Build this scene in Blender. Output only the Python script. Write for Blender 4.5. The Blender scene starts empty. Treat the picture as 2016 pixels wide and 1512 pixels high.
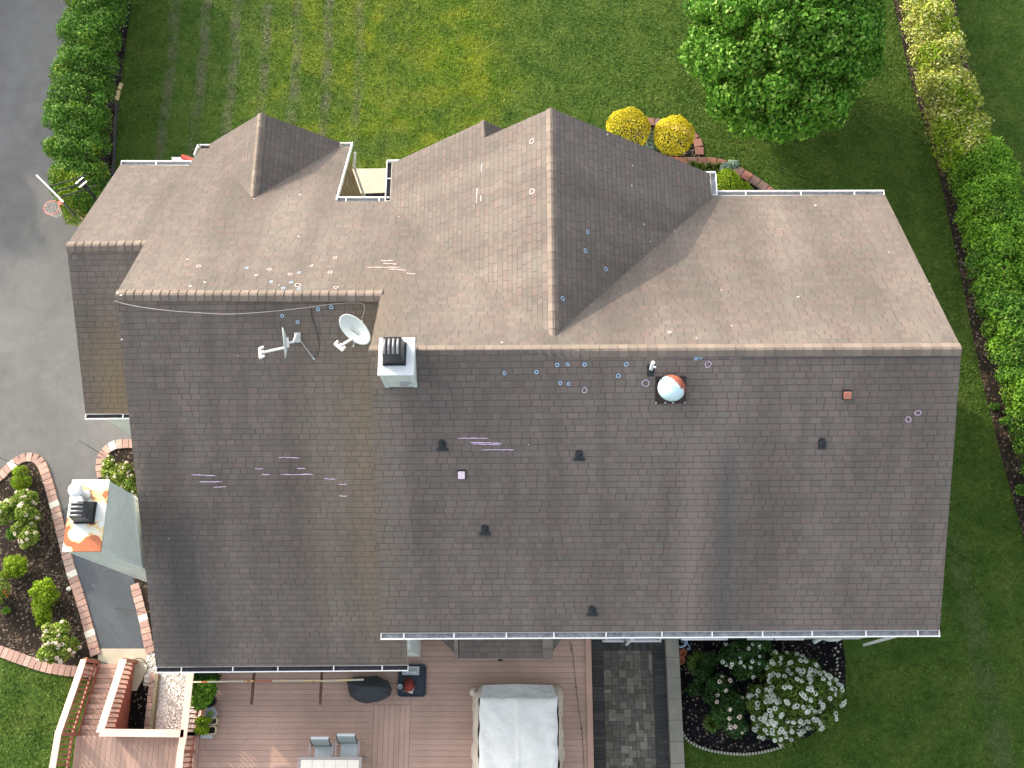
import bpy, bmesh, math, random
import numpy as np
from mathutils import Vector, Matrix
random.seed(7); rng = np.random.default_rng(11)
S = bpy.context.scene; C = S.collection
# ------------------------------------------------------------------ camera
F_PX, TILT, ROLL, PAN, CAMZ = 2036.42, .3266, -.0087, .0315, 30.0
_F = Vector((0, math.sin(TILT), -math.cos(TILT))); _U = Vector((0, math.cos(TILT), math.sin(TILT))); _X = Vector((1, 0, 0))
_X2 = _X*math.cos(PAN) + _F*math.sin(PAN); CF = _F*math.cos(PAN) - _X*math.sin(PAN)
CX = _X2*math.cos(ROLL) + _U*math.sin(ROLL); CU = _U*math.cos(ROLL) - _X2*math.sin(ROLL)
cam = bpy.data.objects.new('camera', bpy.data.cameras.new('camera')); C.objects.link(cam)
cam.data.sensor_width = 36; cam.data.lens = 36*F_PX/2016; cam.data.clip_end = 1000; cam.data.clip_start = .1
cam.matrix_world = Matrix(((CX.x, CU.x, -CF.x, 0), (CX.y, CU.y, -CF.y, 0), (CX.z, CU.z, -CF.z, CAMZ), (0, 0, 0, 1)))
S.camera = cam
CAM = Vector((0, 0, CAMZ))
# ------------------------------------------------------------------ light
SUN_AZ, SUN_EL = math.radians(314), math.radians(20)
w = bpy.data.worlds.new("World"); S.world = w; w.use_nodes = True
nt = w.node_tree; bg = nt.nodes['Background']
sky = nt.nodes.new('ShaderNodeTexSky'); sky.sky_type = 'NISHITA'; sky.sun_disc = False
sky.sun_elevation = SUN_EL; sky.sun_rotation = SUN_AZ; sky.air_density = 1.0; sky.dust_density = 3.5; sky.ozone_density = 1.0
hs = nt.nodes.new('ShaderNodeHueSaturation'); hs.inputs['Saturation'].default_value = .38  # hazy evening sky
nt.links.new(sky.outputs[0], hs.inputs['Color']); nt.links.new(hs.outputs[0], bg.inputs[0]); bg.inputs[1].default_value = .15
sl = bpy.data.lights.new('sun', 'SUN'); sl.energy = 1.4; sl.angle = math.radians(.8); sl.color = (1, .84, .64)
so = bpy.data.objects.new('sun', sl); C.objects.link(so)
sd = Vector((math.sin(SUN_AZ)*math.cos(SUN_EL), math.cos(SUN_AZ)*math.cos(SUN_EL), math.sin(SUN_EL)))
so.rotation_euler = sd.to_track_quat('Z', 'Y').to_euler(); so.location = sd*60
S.view_settings.view_transform = 'Standard'; S.view_settings.look = 'None'
S.view_settings.exposure = 2.05; S.view_settings.gamma = 1
S.render.engine = 'CYCLES'
# ------------------------------------------------------------------ geometry helpers
def at(x, y, z=None, X=None, Y=None, pl=None):
    """point of the world seen at photo pixel (x, y) on a plane of known height / position"""
    d = CF + CX*((x-1008)/F_PX) - CU*((y-756)/F_PX)
    if z is not None: s = (z-CAMZ)/d.z
    elif X is not None: s = X/d.x
    elif Y is not None: s = Y/d.y
    else: s = (pl[0]-CAMZ)/(d.z-pl[1]*d.x-pl[2]*d.y)
    return CAM + d*s
def tag(o, label=None, cat=None, group=None, kind=None):
    if label: o['label'] = label
    if cat: o['category'] = cat
    if group: o['group'] = group
    if kind: o['kind'] = kind
    return o
def thing(name, label, cat, loc=(0, 0, 0), group=None):
    o = bpy.data.objects.new(name, None); C.objects.link(o); o.location = loc; o.empty_display_size = .1
    bpy.context.view_layer.update()
    return tag(o, label, cat, group)
class MB:
    def __init__(s): s.v = []; s.f = []; s.m = []; s.mi = 0
    def add(s, vs, fs):
        n = len(s.v); s.v += [tuple(v) for v in vs]; s.f += [tuple(i+n for i in f) for f in fs]; s.m += [s.mi]*len(fs); return s
    def box(s, x0, x1, y0, y1, z0, z1):
        return s.hexa([(x0, y0, z0), (x1, y0, z0), (x1, y1, z0), (x0, y1, z0)], [(x0, y0, z1), (x1, y0, z1), (x1, y1, z1), (x0, y1, z1)])
    def hexa(s, a, b):
        n = len(a)
        return s.add(list(a)+list(b), [tuple(range(n-1, -1, -1)), tuple(range(n, 2*n))] + [(i, (i+1) % n, n+(i+1) % n, n+i) for i in range(n)])
    def obox(s, c, ax, ay, az, dx, dy, dz):
        c = Vector(c); a = Vector(ax).normalized()*dx/2; b = Vector(ay).normalized()*dy/2; d = Vector(az).normalized()*dz/2
        return s.hexa([c-a-b-d, c+a-b-d, c+a+b-d, c-a+b-d], [c-a-b+d, c+a-b+d, c+a+b+d, c-a+b+d])
    def bar(s, p, q, w, h, up=(0, 0, 1)):
        p = Vector(p); q = Vector(q); d = (q-p); up = Vector(up); sd_ = d.cross(up)
        if sd_.length < 1e-6: sd_ = d.cross(Vector((1, 0, 0)))
        sd_.normalize(); u = sd_.cross(d).normalized()
        return s.obox((p+q)/2, d, sd_, u, d.length, w, h)
    def tube(s, pts, r, n=8, cap=True):
        pts = [Vector(p) for p in pts]; rs = r if isinstance(r, (list, tuple)) else [r]*len(pts)
        vs = []; t0 = (pts[1]-pts[0]).normalized(); a = t0.orthogonal().normalized()
        for i, p in enumerate(pts):
            t = (pts[min(i+1, len(pts)-1)]-pts[max(i-1, 0)]).normalized()
            a = (a-t*a.dot(t)).normalized(); b = t.cross(a)
            vs += [p+(a*math.cos(k*2*math.pi/n)+b*math.sin(k*2*math.pi/n))*rs[i] for k in range(n)]
        fs = [(i*n+k, i*n+(k+1) % n, (i+1)*n+(k+1) % n, (i+1)*n+k) for i in range(len(pts)-1) for k in range(n)]
        if cap: fs += [tuple(range(n-1, -1, -1)), tuple(range((len(pts)-1)*n, len(pts)*n))]
        return s.add(vs, fs)
    def lathe(s, c, prof, n=24, ax=None, sx=1, sy=1):
        c = Vector(c); z = Vector(ax or (0, 0, 1)).normalized(); a = z.orthogonal().normalized() if abs(z.z) < .999 else Vector((1, 0, 0)); b = z.cross(a)
        vs = [c+(a*math.cos(k*2*math.pi/n)*r*sx+b*math.sin(k*2*math.pi/n)*r*sy)+z*h for r, h in prof for k in range(n)]
        m = len(prof)
        fs = [(i*n+k, i*n+(k+1) % n, (i+1)*n+(k+1) % n, (i+1)*n+k) for i in range(m-1) for k in range(n)]
        if prof[0][0] > 1e-4: fs.append(tuple(range(n-1, -1, -1)))
        if prof[-1][0] > 1e-4: fs.append(tuple(range((m-1)*n, m*n)))
        return s.add(vs, fs)
    def build(s, name, mats, parent=None, smooth=False, bevel=0):
        me = bpy.data.meshes.new(name); me.from_pydata(s.v, [], s.f)
        for m in (mats if isinstance(mats, (list, tuple)) else [mats]): me.materials.append(m)
        me.polygons.foreach_set('material_index', s.m)
        if smooth: me.polygons.foreach_set('use_smooth', [True]*len(s.f))
        me.update()
        o = bpy.data.objects.new(name, me); C.objects.link(o)
        if parent is not None:
            o.parent = parent; o.matrix_parent_inverse = parent.matrix_world.inverted()
        if bevel:
            b = o.modifiers.new('bevel', 'BEVEL'); b.width = bevel; b.segments = 2; b.limit_method = 'ANGLE'
        return o
def recenter(o):
    """put the origin of a one-mesh thing at its base"""
    me = o.data; n = len(me.vertices); co = np.empty(n*3); me.vertices.foreach_get('co', co); co = co.reshape(-1, 3)
    c = np.array([(co[:, 0].min()+co[:, 0].max())/2, (co[:, 1].min()+co[:, 1].max())/2, co[:, 2].min()])
    me.vertices.foreach_set('co', (co-c).ravel()); me.update(); o.location = c; return o
def inpoly(P, poly):
    x, y = P[:, 0], P[:, 1]; r = np.zeros(len(P), bool); n = len(poly)
    for i in range(n):
        x1, y1 = poly[i][0], poly[i][1]; x2, y2 = poly[(i+1) % n][0], poly[(i+1) % n][1]
        c = ((y1 > y) != (y2 > y)) & (x < (x2-x1)*(y-y1)/(y2-y1+1e-12)+x1); r ^= c
    return r
# ------------------------------------------------------------------ materials
class NT:
    def __init__(s, name):
        s.mat = bpy.data.materials.new(name); s.mat.use_nodes = True; s.t = s.mat.node_tree; s.b = s.t.nodes['Principled BSDF']; s.out = s.t.nodes['Material Output']
    def n(s, ty, **k):
        nd = s.t.nodes.new('ShaderNode'+ty)
        for a, b in k.items(): setattr(nd, a, b)
        return nd
    def put(s, inp, v):
        if isinstance(v, bpy.types.NodeSocket): s.t.links.new(v, inp)
        else: inp.default_value = v
    def math(s, op, a, b=None, c=None, clamp=False):
        nd = s.n('Math', operation=op, use_clamp=clamp); s.put(nd.inputs[0], a)
        if b is not None: s.put(nd.inputs[1], b)
        if c is not None: s.put(nd.inputs[2], c)
        return nd.outputs[0]
    def sep(s, v): nd = s.n('SeparateXYZ'); s.put(nd.inputs[0], v); return nd.outputs
    def comb(s, x=0, y=0, z=0):
        nd = s.n('CombineXYZ'); s.put(nd.inputs[0], x); s.put(nd.inputs[1], y); s.put(nd.inputs[2], z); return nd.outputs[0]
    def noise(s, v, scale, detail=4, rough=.55, dist=0, col=False):
        nd = s.n('TexNoise'); s.put(nd.inputs['Vector'], v); nd.inputs['Scale'].default_value = scale
        nd.inputs['Detail'].default_value = detail; nd.inputs['Roughness'].default_value = rough; nd.inputs['Distortion'].default_value = dist
        return nd.outputs[1 if col else 0]
    def mapr(s, v, a, b, c=0, d=1, smooth=True):
        nd = s.n('MapRange'); nd.interpolation_type = 'SMOOTHSTEP' if smooth else 'LINEAR'
        s.put(nd.inputs[0], v)
        for i, q in enumerate((a, b, c, d)): s.put(nd.inputs[i+1], q)
        return nd.outputs[0]
    def mix(s, f, a, b, mode='MIX'):
        nd = s.n('Mix', data_type='RGBA', blend_type=mode); s.put(nd.inputs[0], f)
        for i, q in ((6, a), (7, b)):
            if isinstance(q, tuple) and len(q) == 3: q = (*q, 1)
            s.put(nd.inputs[i], q)
        return nd.outputs[2]
    def ramp(s, v, stops, const=False):
        nd = s.n('ValToRGB'); s.put(nd.inputs[0], v); e = nd.color_ramp.elements
        if const: nd.color_ramp.interpolation = 'CONSTANT'
        while len(e) < len(stops): e.new(1)
        for q, (p, c) in zip(e, stops): q.position = p; q.color = (*c, 1)
        return nd.outputs[0]
    def bump(s, h, strength=.5, dist=.01):
        nd = s.n('Bump'); nd.inputs['Strength'].default_value = strength; nd.inputs['Distance'].default_value = dist; s.put(nd.inputs['Height'], h)
        s.t.links.new(nd.outputs[0], s.b.inputs['Normal'])
    def fin(s, col, rough=.8, spec=.3, metal=0):
        if isinstance(col, tuple) and len(col) == 3: col = (*col, 1)
        s.put(s.b.inputs['Base Color'], col); s.put(s.b.inputs['Roughness'], rough); s.b.inputs['Specular IOR Level'].default_value = spec
        s.b.inputs['Metallic'].default_value = metal; return s.mat
    @property
    def obj(s): return s.n('TexCoord').outputs['Object']
    @property
    def pos(s): return s.n('NewGeometry').outputs['Position']
    @property
    def rnd(s): return s.n('NewGeometry').outputs['Random Per Island']
def plain(name, c, rough=.6, var=.15, scale=8, spec=.3, metal=0, bump=0):
    m = NT(name); p = m.pos; n = m.noise(p, scale, 5)
    k = m.mapr(n, .25, .75, 1-var, 1+var, False)
    col = m.mix(1.0, c, m.comb(k, k, k), 'MULTIPLY')
    if bump: m.bump(m.noise(p, scale*6, 4), bump, .01)
    return m.fin(col, rough, spec, metal)
def shingle():
    m = NT('shingles'); uv = m.n('TexCoord').outputs['UV']; u, v, _ = m.sep(uv)
    rv = m.math('DIVIDE', v, .1435); row = m.math('FLOOR', rv); fr = m.math('FRACT', rv)
    wn = m.n('TexWhiteNoise', noise_dimensions='1D'); m.put(wn.inputs['W'], row); h = wn.outputs['Value']
    W = m.math('MULTIPLY_ADD', h, 137.0, m.math('DIVIDE', u, .235))
    vo = m.n('TexVoronoi', voronoi_dimensions='1D', feature='F1'); m.put(vo.inputs['W'], W); vo.inputs['Scale'].default_value = 1; vo.inputs['Randomness'].default_value = .85
    ve = m.n('TexVoronoi', voronoi_dimensions='1D', feature='DISTANCE_TO_EDGE'); m.put(ve.inputs['W'], W); ve.inputs['Scale'].default_value = 1; ve.inputs['Randomness'].default_value = .85
    r, g, b = m.sep(vo.outputs['Color'])
    base = m.ramp(r, [(0, (.108, .093, .081)), (.3, (.115, .099, .086)), (.55, (.121, .100, .087)), (.75, (.128, .101, .089)), (.9, (.112, .101, .088)), (1, (.134, .101, .089))])
    tone = m.mapr(g, 0, 1, .92, 1.07, False); base = m.mix(1, base, m.comb(tone, tone, tone), 'MULTIPLY')
    P = m.pos
    big = m.noise(P, .33, 3); k = m.mapr(big, .3, .7, .91, 1.10); base = m.mix(1, base, m.comb(k, k, k), 'MULTIPLY')
    st = m.noise(m.comb(m.math('MULTIPLY', u, 1.1), m.math('MULTIPLY', v, .09), 3.3), 1.0, 4); k = m.mapr(st, .3, .72, .78, 1.2); base = m.mix(.75, base, m.mix(1, base, m.comb(k, k, k), 'MULTIPLY'))
    st2 = m.noise(m.comb(m.math('MULTIPLY', u, 2.6), m.math('MULTIPLY', v, .3), 9.3), 1.0, 4)
    X, Y, Z = m.sep(P)
    # moss brown run-off below the small step, pale run-off under the dome vent, chimney shade painted in as a dark patch
    south = m.mapr(Y, 11.2, 9.3, 0, 1)
    def band(x, wd, v0): return m.math('MULTIPLY', m.math('MULTIPLY', m.mapr(m.math('ABSOLUTE', m.math('SUBTRACT', X, x)), 0, wd, 1, 0), south), v0)
    wig = m.math('MULTIPLY_ADD', m.math('SUBTRACT', st2, .5), 1.6, 1.0)
    X2 = X
    base = m.mix(m.math('MULTIPLY', band(-4.15, 1.3, .42), wig, clamp=True), base, (.150, .118, .082))
    base = m.mix(m.math('MULTIPLY', band(-5.6, .7, .25), wig, clamp=True), base, (.155, .122, .095))
    pale_run = m.math('MULTIPLY', band(3.25, .62, .55), m.mapr(Y, 6.9, 5.9, 0, 1)); base = m.mix(m.math('MULTIPLY', pale_run, wig, clamp=True), base, (.185, .150, .130))
    dk = m.math('MULTIPLY', band(4.05, .4, .55), m.mapr(Y, 6.6, 5.2, 0, 1)); base = m.mix(m.math('MULTIPLY', dk, wig, clamp=True), base, (.072, .068, .068))
    ch = m.math('MULTIPLY', band(-9.0, 1.15, .6), m.mapr(Y, 5.6, 4.6, 0, 1)); base = m.mix(m.math('MULTIPLY', ch, wig, clamp=True), base, (.060, .056, .056))
    ch = m.math('MULTIPLY', band(-11.1, 1.3, .85), m.mapr(Y, 11.2, 8.6, 0, 1)); base = m.mix(m.math('MULTIPLY', ch, wig, clamp=True), base, (.150, .115, .075))
    # butt-edge shadow painted into the colour, fainter on north slopes; dark joints
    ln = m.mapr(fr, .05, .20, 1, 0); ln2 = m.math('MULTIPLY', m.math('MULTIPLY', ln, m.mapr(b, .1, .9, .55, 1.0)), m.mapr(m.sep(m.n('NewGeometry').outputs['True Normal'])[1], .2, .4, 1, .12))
    jt = m.mapr(ve.outputs['Distance'], .02, .075, 1, 0); jt = m.math('MULTIPLY', jt, m.mapr(r, 0, 1, .2, .95))
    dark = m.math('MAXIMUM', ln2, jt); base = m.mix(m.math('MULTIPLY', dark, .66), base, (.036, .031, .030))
    gr = m.noise(P, 55, 3, .8); k = m.mapr(gr, .3, .7, .86, 1.14, False); base = m.mix(1, base, m.comb(k, k, k), 'MULTIPLY')
    hgt = m.math('SUBTRACT', m.math('SUBTRACT', 1.0, fr), m.math('MULTIPLY', jt, .5)); hgt = m.math('ADD', hgt, m.math('MULTIPLY', g, .35)); hgt = m.math('MULTIPLY_ADD', gr, .25, hgt)
    m.bump(hgt, .55, .012)
    return m.fin(base, .92, .25)
M = {}
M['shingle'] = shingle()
def capmat():
    m = NT('ridge_shingles'); k = m.mapr(m.rnd, 0, 1, .86, 1.14, False)
    c = m.mix(1, m.mix(m.noise(m.pos, 3, 3), (.148, .120, .100), (.170, .137, .113)), m.comb(k, k, k), 'MULTIPLY'); gr = m.noise(m.pos, 60, 3, .8)
    m.bump(gr, .4, .008); kk = m.mapr(gr, .3, .7, .88, 1.12, False)
    return m.fin(m.mix(1, c, m.comb(kk, kk, kk), 'MULTIPLY'), .92, .25)
M['cap'] = capmat()
M['white'] = plain('white_metal', (.64, .64, .63), .4, .05, 3)
M['gutter_in'] = plain('gutter_grit', (.22, .23, .25), .8, .5, 9)
M['gutter_dark'] = plain('gutter_dark_floor', (.035, .035, .04), .9, .5, 12)  # near-black floor inside some of the gutters
M['fascia'] = plain('fascia_paint', (.55, .5, .42), .6, .1, 3)
M['dish'] = plain('dish_grey_paint', (.40, .44, .44), .45, .05, 3)
M['black'] = plain('black_metal', (.015, .016, .018), .4, .3, 10)
M['rubber'] = plain('black_rubber', (.022, .026, .03), .7, .2, 10)
M['steel'] = plain('steel', (.45, .47, .48), .35, .15, 6, metal=.6)
def siding(name, c, pitch=.11):
    m = NT(name); P = m.pos; z = m.sep(P)[2]; fr = m.math('FRACT', m.math('DIVIDE', z, pitch))
    n = m.noise(P, 2.5, 4); k = m.mapr(n, .3, .7, .93, 1.05); base = m.mix(1, c, m.comb(k, k, k), 'MULTIPLY')
    base = m.mix(m.mapr(fr, .08, .25, .6, 0), base, (.2, .21, .2)); m.bump(m.math('SUBTRACT', 1.0, fr), .8, .015)
    return m.fin(base, .6, .3)
M['siding'] = siding('pale_siding', (.50, .53, .49)); M['trim'] = plain('trim_paint', (.50, .54, .52), .5, .05, 3)
def stone():
    m = NT('brown_shake_wall'); P = m.pos; X, Y, Z = m.sep(P)
    n = m.noise(m.comb(X, m.math('MULTIPLY', Y, 9.0), m.math('MULTIPLY', Z, .9)), 1.6, 5, .65); c = m.ramp(n, [(.3, (.06, .04, .022)), (.5, (.19, .13, .075)), (.7, (.36, .27, .17))])
    m.bump(n, .7, .02); return m.fin(c, .85, .2)
M['shake'] = stone()
def grassmat():
    m = NT('lawn_grass'); P = m.pos; X, Y, Z = m.sep(P)
    n1 = m.noise(P, .22, 3); n2 = m.noise(P, 1.1, 5, .6); n3 = m.noise(P, 7, 5, .7); n4 = m.noise(P, 40, 3, .7)
    c = m.ramp(n2, [(.25, (.044, .094, .014)), (.45, (.068, .127, .020)), (.6, (.091, .148, .026)), (.8, (.130, .170, .040))])
    yel = m.math('MULTIPLY', m.math('MULTIPLY', m.mapr(X, -11.5, -7.5), m.mapr(X, 0.5, -2.5)), m.mapr(Y, 12, 15))  # yellower middle lawn, with its sunlit brightness partly put into this colour
    yel = m.math('MULTIPLY', yel, m.mapr(m.noise(P, .45, 5, .6, .5), .32, .62, .15, 1)); c = m.mix(m.math('MULTIPLY', yel, m.mapr(n1, .2, .6, .6, 1)), c, m.mix(m.mapr(n2, .35, .65), (.100, .175, .012), (.195, .235, .018)))
    straw = m.math('MULTIPLY', m.mapr(m.noise(P, 2.3, 6, .75, .8), .56, .74), m.mapr(n3, .35, .6)); straw = m.math('MULTIPLY', straw, m.mapr(yel, 0, 1, .38, .8))
    c = m.mix(straw, c, (.22, .185, .085))
    # mowing tracks
    wx = m.math('MULTIPLY_ADD', m.math('SUBTRACT', m.noise(m.comb(0, m.math('MULTIPLY', Y, .16), 0), 1, 2), .5), 1.0, X)
    s_ = m.math('SINE', m.math('MULTIPLY', wx, 5.75)); s_ = m.mapr(s_, .15, 1.0)
    zone = m.math('MULTIPLY', m.math('MULTIPLY', m.mapr(X, -4.5, -7.5), m.mapr(Y, 15.2, 17)), m.mapr(X, -13.9, -13.2))
    s_ = m.math('MULTIPLY', m.math('MULTIPLY', s_, m.math('MULTIPLY', zone, .72)), m.mapr(m.noise(P, 1.5, 5, .7), .38, .60, .2, 1.0)); c = m.mix(m.math('MULTIPLY', s_, m.mapr(n3, .3, .6, .5, 1)), c, (.15, .145, .10))
    # east side tracks
    t = m.math('SUBTRACT', X, m.math('MULTIPLY_ADD', Y, -.09, 12.2)); t2 = m.mapr(m.math('ABSOLUTE', t), .12, .45, 1, 0); t2 = m.math('MULTIPLY', t2, m.mapr(Y, 7.5, 4)); c = m.mix(m.math('MULTIPLY', t2, m.mapr(m.noise(P, 1.1, 5, .7), .35, .6, .05, .35)), c, (.11, .13, .08))
    k = m.mapr(n3, .25, .75, .72, 1.28, False); c = m.mix(1, c, m.comb(k, k, k), 'MULTIPLY'); k = m.mapr(n4, .25, .75, .75, 1.25, False); c = m.mix(1, c, m.comb(k, k, k), 'MULTIPLY')
    return m, c, n3, n4
def mk_lawn():
    m, c, n3, n4 = grassmat(); c = m.mix(1, c, (.8, .8, .8), 'MULTIPLY'); m.bump(m.math('ADD', n3, n4), 1.0, .05); return m.fin(c, .95, .1)
def mk_blade():
    m, c, n3, n4 = grassmat(); m.mat.name = 'grass_blades'; k = m.mapr(m.rnd, 0, 1, .75, 1.6, False); c = m.mix(1, c, m.comb(k, k, m.math('MULTIPLY', k, .9)), 'MULTIPLY')
    d = m.fin(c, .6, .2); tr = m.n('BsdfTranslucent'); m.t.links.new(c, tr.inputs[0]); mx = m.n('MixShader'); mx.inputs[0].default_value = .3
    m.t.links.new(m.b.outputs[0], mx.inputs[1]); m.t.links.new(tr.outputs[0], mx.inputs[2]); m.t.links.new(mx.outputs[0], m.out.inputs[0]); return d
M['lawn'] = mk_lawn(); M['blade'] = mk_blade()
def asphalt(name, c, spots=.25):
    m = NT(name); P = m.pos; n = m.noise(P, .35, 4, .6, .5); g = m.noise(P, 60, 3, .8); n2 = m.noise(P, 2.2, 5, .6)
    k = m.mapr(n, .3, .7, 1-spots, 1+spots); col = m.mix(1, c, m.comb(k, k, m.math('MULTIPLY', k, 1.0)), 'MULTIPLY'); k = m.mapr(n2, .3, .75, .92, 1.08); col = m.mix(1, col, m.comb(k, k, k), 'MULTIPLY')
    k = m.mapr(g, .3, .7, .8, 1.2, False); col = m.mix(1, col, m.comb(k, k, k), 'MULTIPLY'); m.bump(g, .4, .008); return m.fin(col, .85, .3)
M['asphalt'] = asphalt('asphalt', (.118, .116, .113), .14); M['path'] = asphalt('path_asphalt', (.062, .070, .080), .22)
M['concrete'] = asphalt('concrete', (.38, .345, .265), .06); M['curb'] = asphalt('concrete_wall_top', (.20, .19, .155), .15)
def mulch(name, c1, c2):
    m = NT(name); P = m.pos; v = m.n('TexVoronoi'); m.put(v.inputs['Vector'], m.n('TexCoord').outputs['Object']); v.inputs['Scale'].default_value = 22
    m.put(v.inputs['Vector'], m.math('ADD', 0, 0) if False else P); r, g, b = m.sep(v.outputs['Color']); n = m.noise(P, 1.2, 4)
    c = m.mix(m.mapr(m.math('MULTIPLY', r, m.mapr(n, .3, .7, .4, 1.2)), .45, .95), c1, c2); c = m.mix(m.mapr(g, .9, .98, 0, .6), c, (.3, .24, .18)); m.bump(m.math('ADD', r, m.noise(P, 30, 4)), 1, .04)
    return m.fin(c, .95, .1)
M['mulch'] = mulch('brown_mulch', (.024, .018, .014), (.11, .08, .056)); M['mulch_black'] = mulch('black_mulch', (.006, .006, .007), (.025, .023, .024))
def bricks(name, stops, var=.2, sc=20):
    m = NT(name); c = m.ramp(m.rnd, stops, True); n = m.noise(m.pos, sc, 4); k = m.mapr(n, .25, .75, 1-var, 1+var, False); c = m.mix(1, c, m.comb(k, k, k), 'MULTIPLY'); m.bump(n, .4, .01); return m.fin(c, .85, .2)
M['brick'] = bricks('red_paver', [(0, (.34, .22, .18)), (.3, (.40, .26, .21)), (.55, (.31, .20, .165)), (.8, (.36, .265, .22))])
M['brick_dark'] = bricks('old_red_paver', [(0, (.20, .10, .08)), (.3, (.24, .12, .09)), (.55, (.17, .11, .10)), (.8, (.28, .13, .10))])
M['block'] = plain('white_block', (.56, .53, .46), .8, .08, 12)
M['paver'] = bricks('patio_paver', [(0, (.088, .078, .064)), (.2, (.118, .106, .086)), (.4, (.100, .090, .075)), (.55, (.138, .125, .102)), (.7, (.092, .090, .076)), (.82, (.155, .142, .116)), (.93, (.195, .180, .150))], .25, 14)
M['paver_dark'] = bricks('border_paver', [(0, (.05, .05, .048)), (.3, (.062, .062, .058)), (.6, (.045, .047, .046)), (.8, (.07, .068, .062))], .2, 14)
M['joint'] = plain('joint_sand', (.05, .048, .042), .95, .2, 20)
def deckmat(name, c):
    m = NT(name); P = m.pos; k = m.mapr(m.rnd, 0, 1, .92, 1.08, False); col = m.mix(1, c, m.comb(k, k, k), 'MULTIPLY'); n = m.noise(P, 1.0, 5, .6); k = m.mapr(n, .3, .7, .9, 1.08); col = m.mix(1, col, m.comb(k, k, k), 'MULTIPLY')
    g = m.noise(P, 24, 3); k = m.mapr(g, .3, .7, .95, 1.05, False); col = m.mix(1, col, m.comb(k, k, k), 'MULTIPLY'); return m.fin(col, .6, .3)
M['deck'] = deckmat('deck_boards', (.37, .245, .19)); M['rail'] = deckmat('rail_cap', (.56, .41, .33)); M['redwood'] = deckmat('red_stained_wood', (.30, .12, .085)); M['darkwood'] = plain('dark_wood', (.10, .045, .03), .7, .3, 8)
M['dark'] = plain('dark_void', (.02, .018, .016), .9, .1, 4)
M['stonewhite'] = bricks('white_pebbles', [(0, (.75, .74, .70)), (.3, (.62, .60, .56)), (.5, (.80, .79, .77)), (.75, (.5, .47, .42)), (.85, (.7, .68, .66))], .1, 30)
M['gravel'] = plain('gravel_bed', (.48, .45, .38), .9, .4, 40)
M['cream'] = plain('cream_tile', (.60, .57, .49), .4, .04, 4)
M['taupe'] = plain('taupe_frame', (.26, .23, .22), .5, .08, 6); M['sling'] = plain('grey_sling_fabric', (.42, .46, .47), .7, .08, 30)
M['sling_dark'] = plain('dark_sling_fabric', (.19, .22, .21), .7, .08, 30)
def cloth(name, c, b=.6):
    m = NT(name); P = m.pos; n = m.noise(P, 2.2, 4, .5, 1.2); k = m.mapr(n, .3, .7, .94, 1.04); col = m.mix(1, c, m.comb(k, k, k), 'MULTIPLY'); m.bump(m.noise(P, 5, 4, .5, 1.5), b, .05); return m.fin(col, .7, .25)
M['cover_top'] = cloth('white_cover', (.58, .58, .55), .4); M['cover_skirt'] = cloth('beige_cover_skirt', (.46, .40, .33), .8); M['cover_black'] = cloth('black_cover', (.028, .033, .037), .5)
M['mat'] = plain('navy_mat', (.03, .038, .05), .7, .15, 10); M['redcloth'] = cloth('red_cloth', (.22, .035, .025), 1); M['lightgrey'] = plain('light_grey_plastic', (.38, .42, .42), .5, .1, 8)
M['glass'] = NT('window_glass').fin((.02, .022, .05), .08, .8)
M['chalk_pink'] = plain('pink_chalk', (.66, .50, .49), .9, .2, 40); M['chalk_blue'] = plain('blue_chalk', (.36, .58, .82), .9, .2, 40); M['chalk_purple'] = plain('purple_chalk', (.62, .46, .64), .9, .25, 30)
def leaf(name, stops, trans=.3, rough=.45):
    m = NT(name); c = m.ramp(m.rnd, stops); n = m.noise(m.pos, 1.1, 3); k = m.mapr(n, .3, .7, .78, 1.22); c = m.mix(1, c, m.comb(k, k, k), 'MULTIPLY')
    m.fin(c, max(rough, .6), .12); tr = m.n('BsdfTranslucent'); m.t.links.new(c, tr.inputs[0]); mx = m.n('MixShader'); mx.inputs[0].default_value = trans
    m.t.links.new(m.b.outputs[0], mx.inputs[1]); m.t.links.new(tr.outputs[0], mx.inputs[2]); m.t.links.new(mx.outputs[0], m.out.inputs[0]); return m.mat
M['lf_hedge'] = leaf('hedge_leaves', [(0, (.035, .11, .012)), (.5, (.075, .19, .022)), (.85, (.14, .26, .035)), (1, (.24, .34, .09))])
M['lf_hedge_y'] = leaf('young_hedge_leaves', [(0, (.10, .20, .012)), (.5, (.19, .29, .018)), (1, (.32, .38, .04))])
M['lf_var'] = leaf('variegated_leaves', [(0, (.13, .21, .025)), (.4, (.27, .33, .04)), (.7, (.42, .42, .08)), (1, (.70, .68, .36))])
M['lf_green'] = leaf('green_leaves', [(0, (.060, .16, .012)), (.5, (.125, .27, .022)), (1, (.23, .38, .045))])
M['lf_tree'] = leaf('tree_leaves', [(0, (.035, .12, .010)), (.5, (.075, .20, .016)), (.85, (.14, .28, .035)), (1, (.24, .35, .09))], .25, .5)
M['lf_gold'] = leaf('golden_leaves', [(0, (.30, .24, .012)), (.5, (.52, .44, .02)), (1, (.70, .62, .05))])
M['lf_silver'] = leaf('silver_leaves', [(0, (.12, .19, .14)), (.5, (.22, .31, .25)), (1, (.38, .47, .42))])
M['lf_bush'] = leaf('bright_bush_leaves', [(0, (.08, .18, .008)), (.5, (.19, .31, .014)), (1, (.36, .44, .04))])
M['lf_rose'] = leaf('rose_leaves', [(0, (.06, .14, .02)), (.5, (.18, .27, .035)), (.9, (.34, .39, .08)), (1, (.50, .48, .16))])
M['lf_dark'] = leaf('dark_leaves', [(0, (.018, .055, .012)), (.5, (.035, .09, .02)), (1, (.07, .14, .04))])
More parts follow.
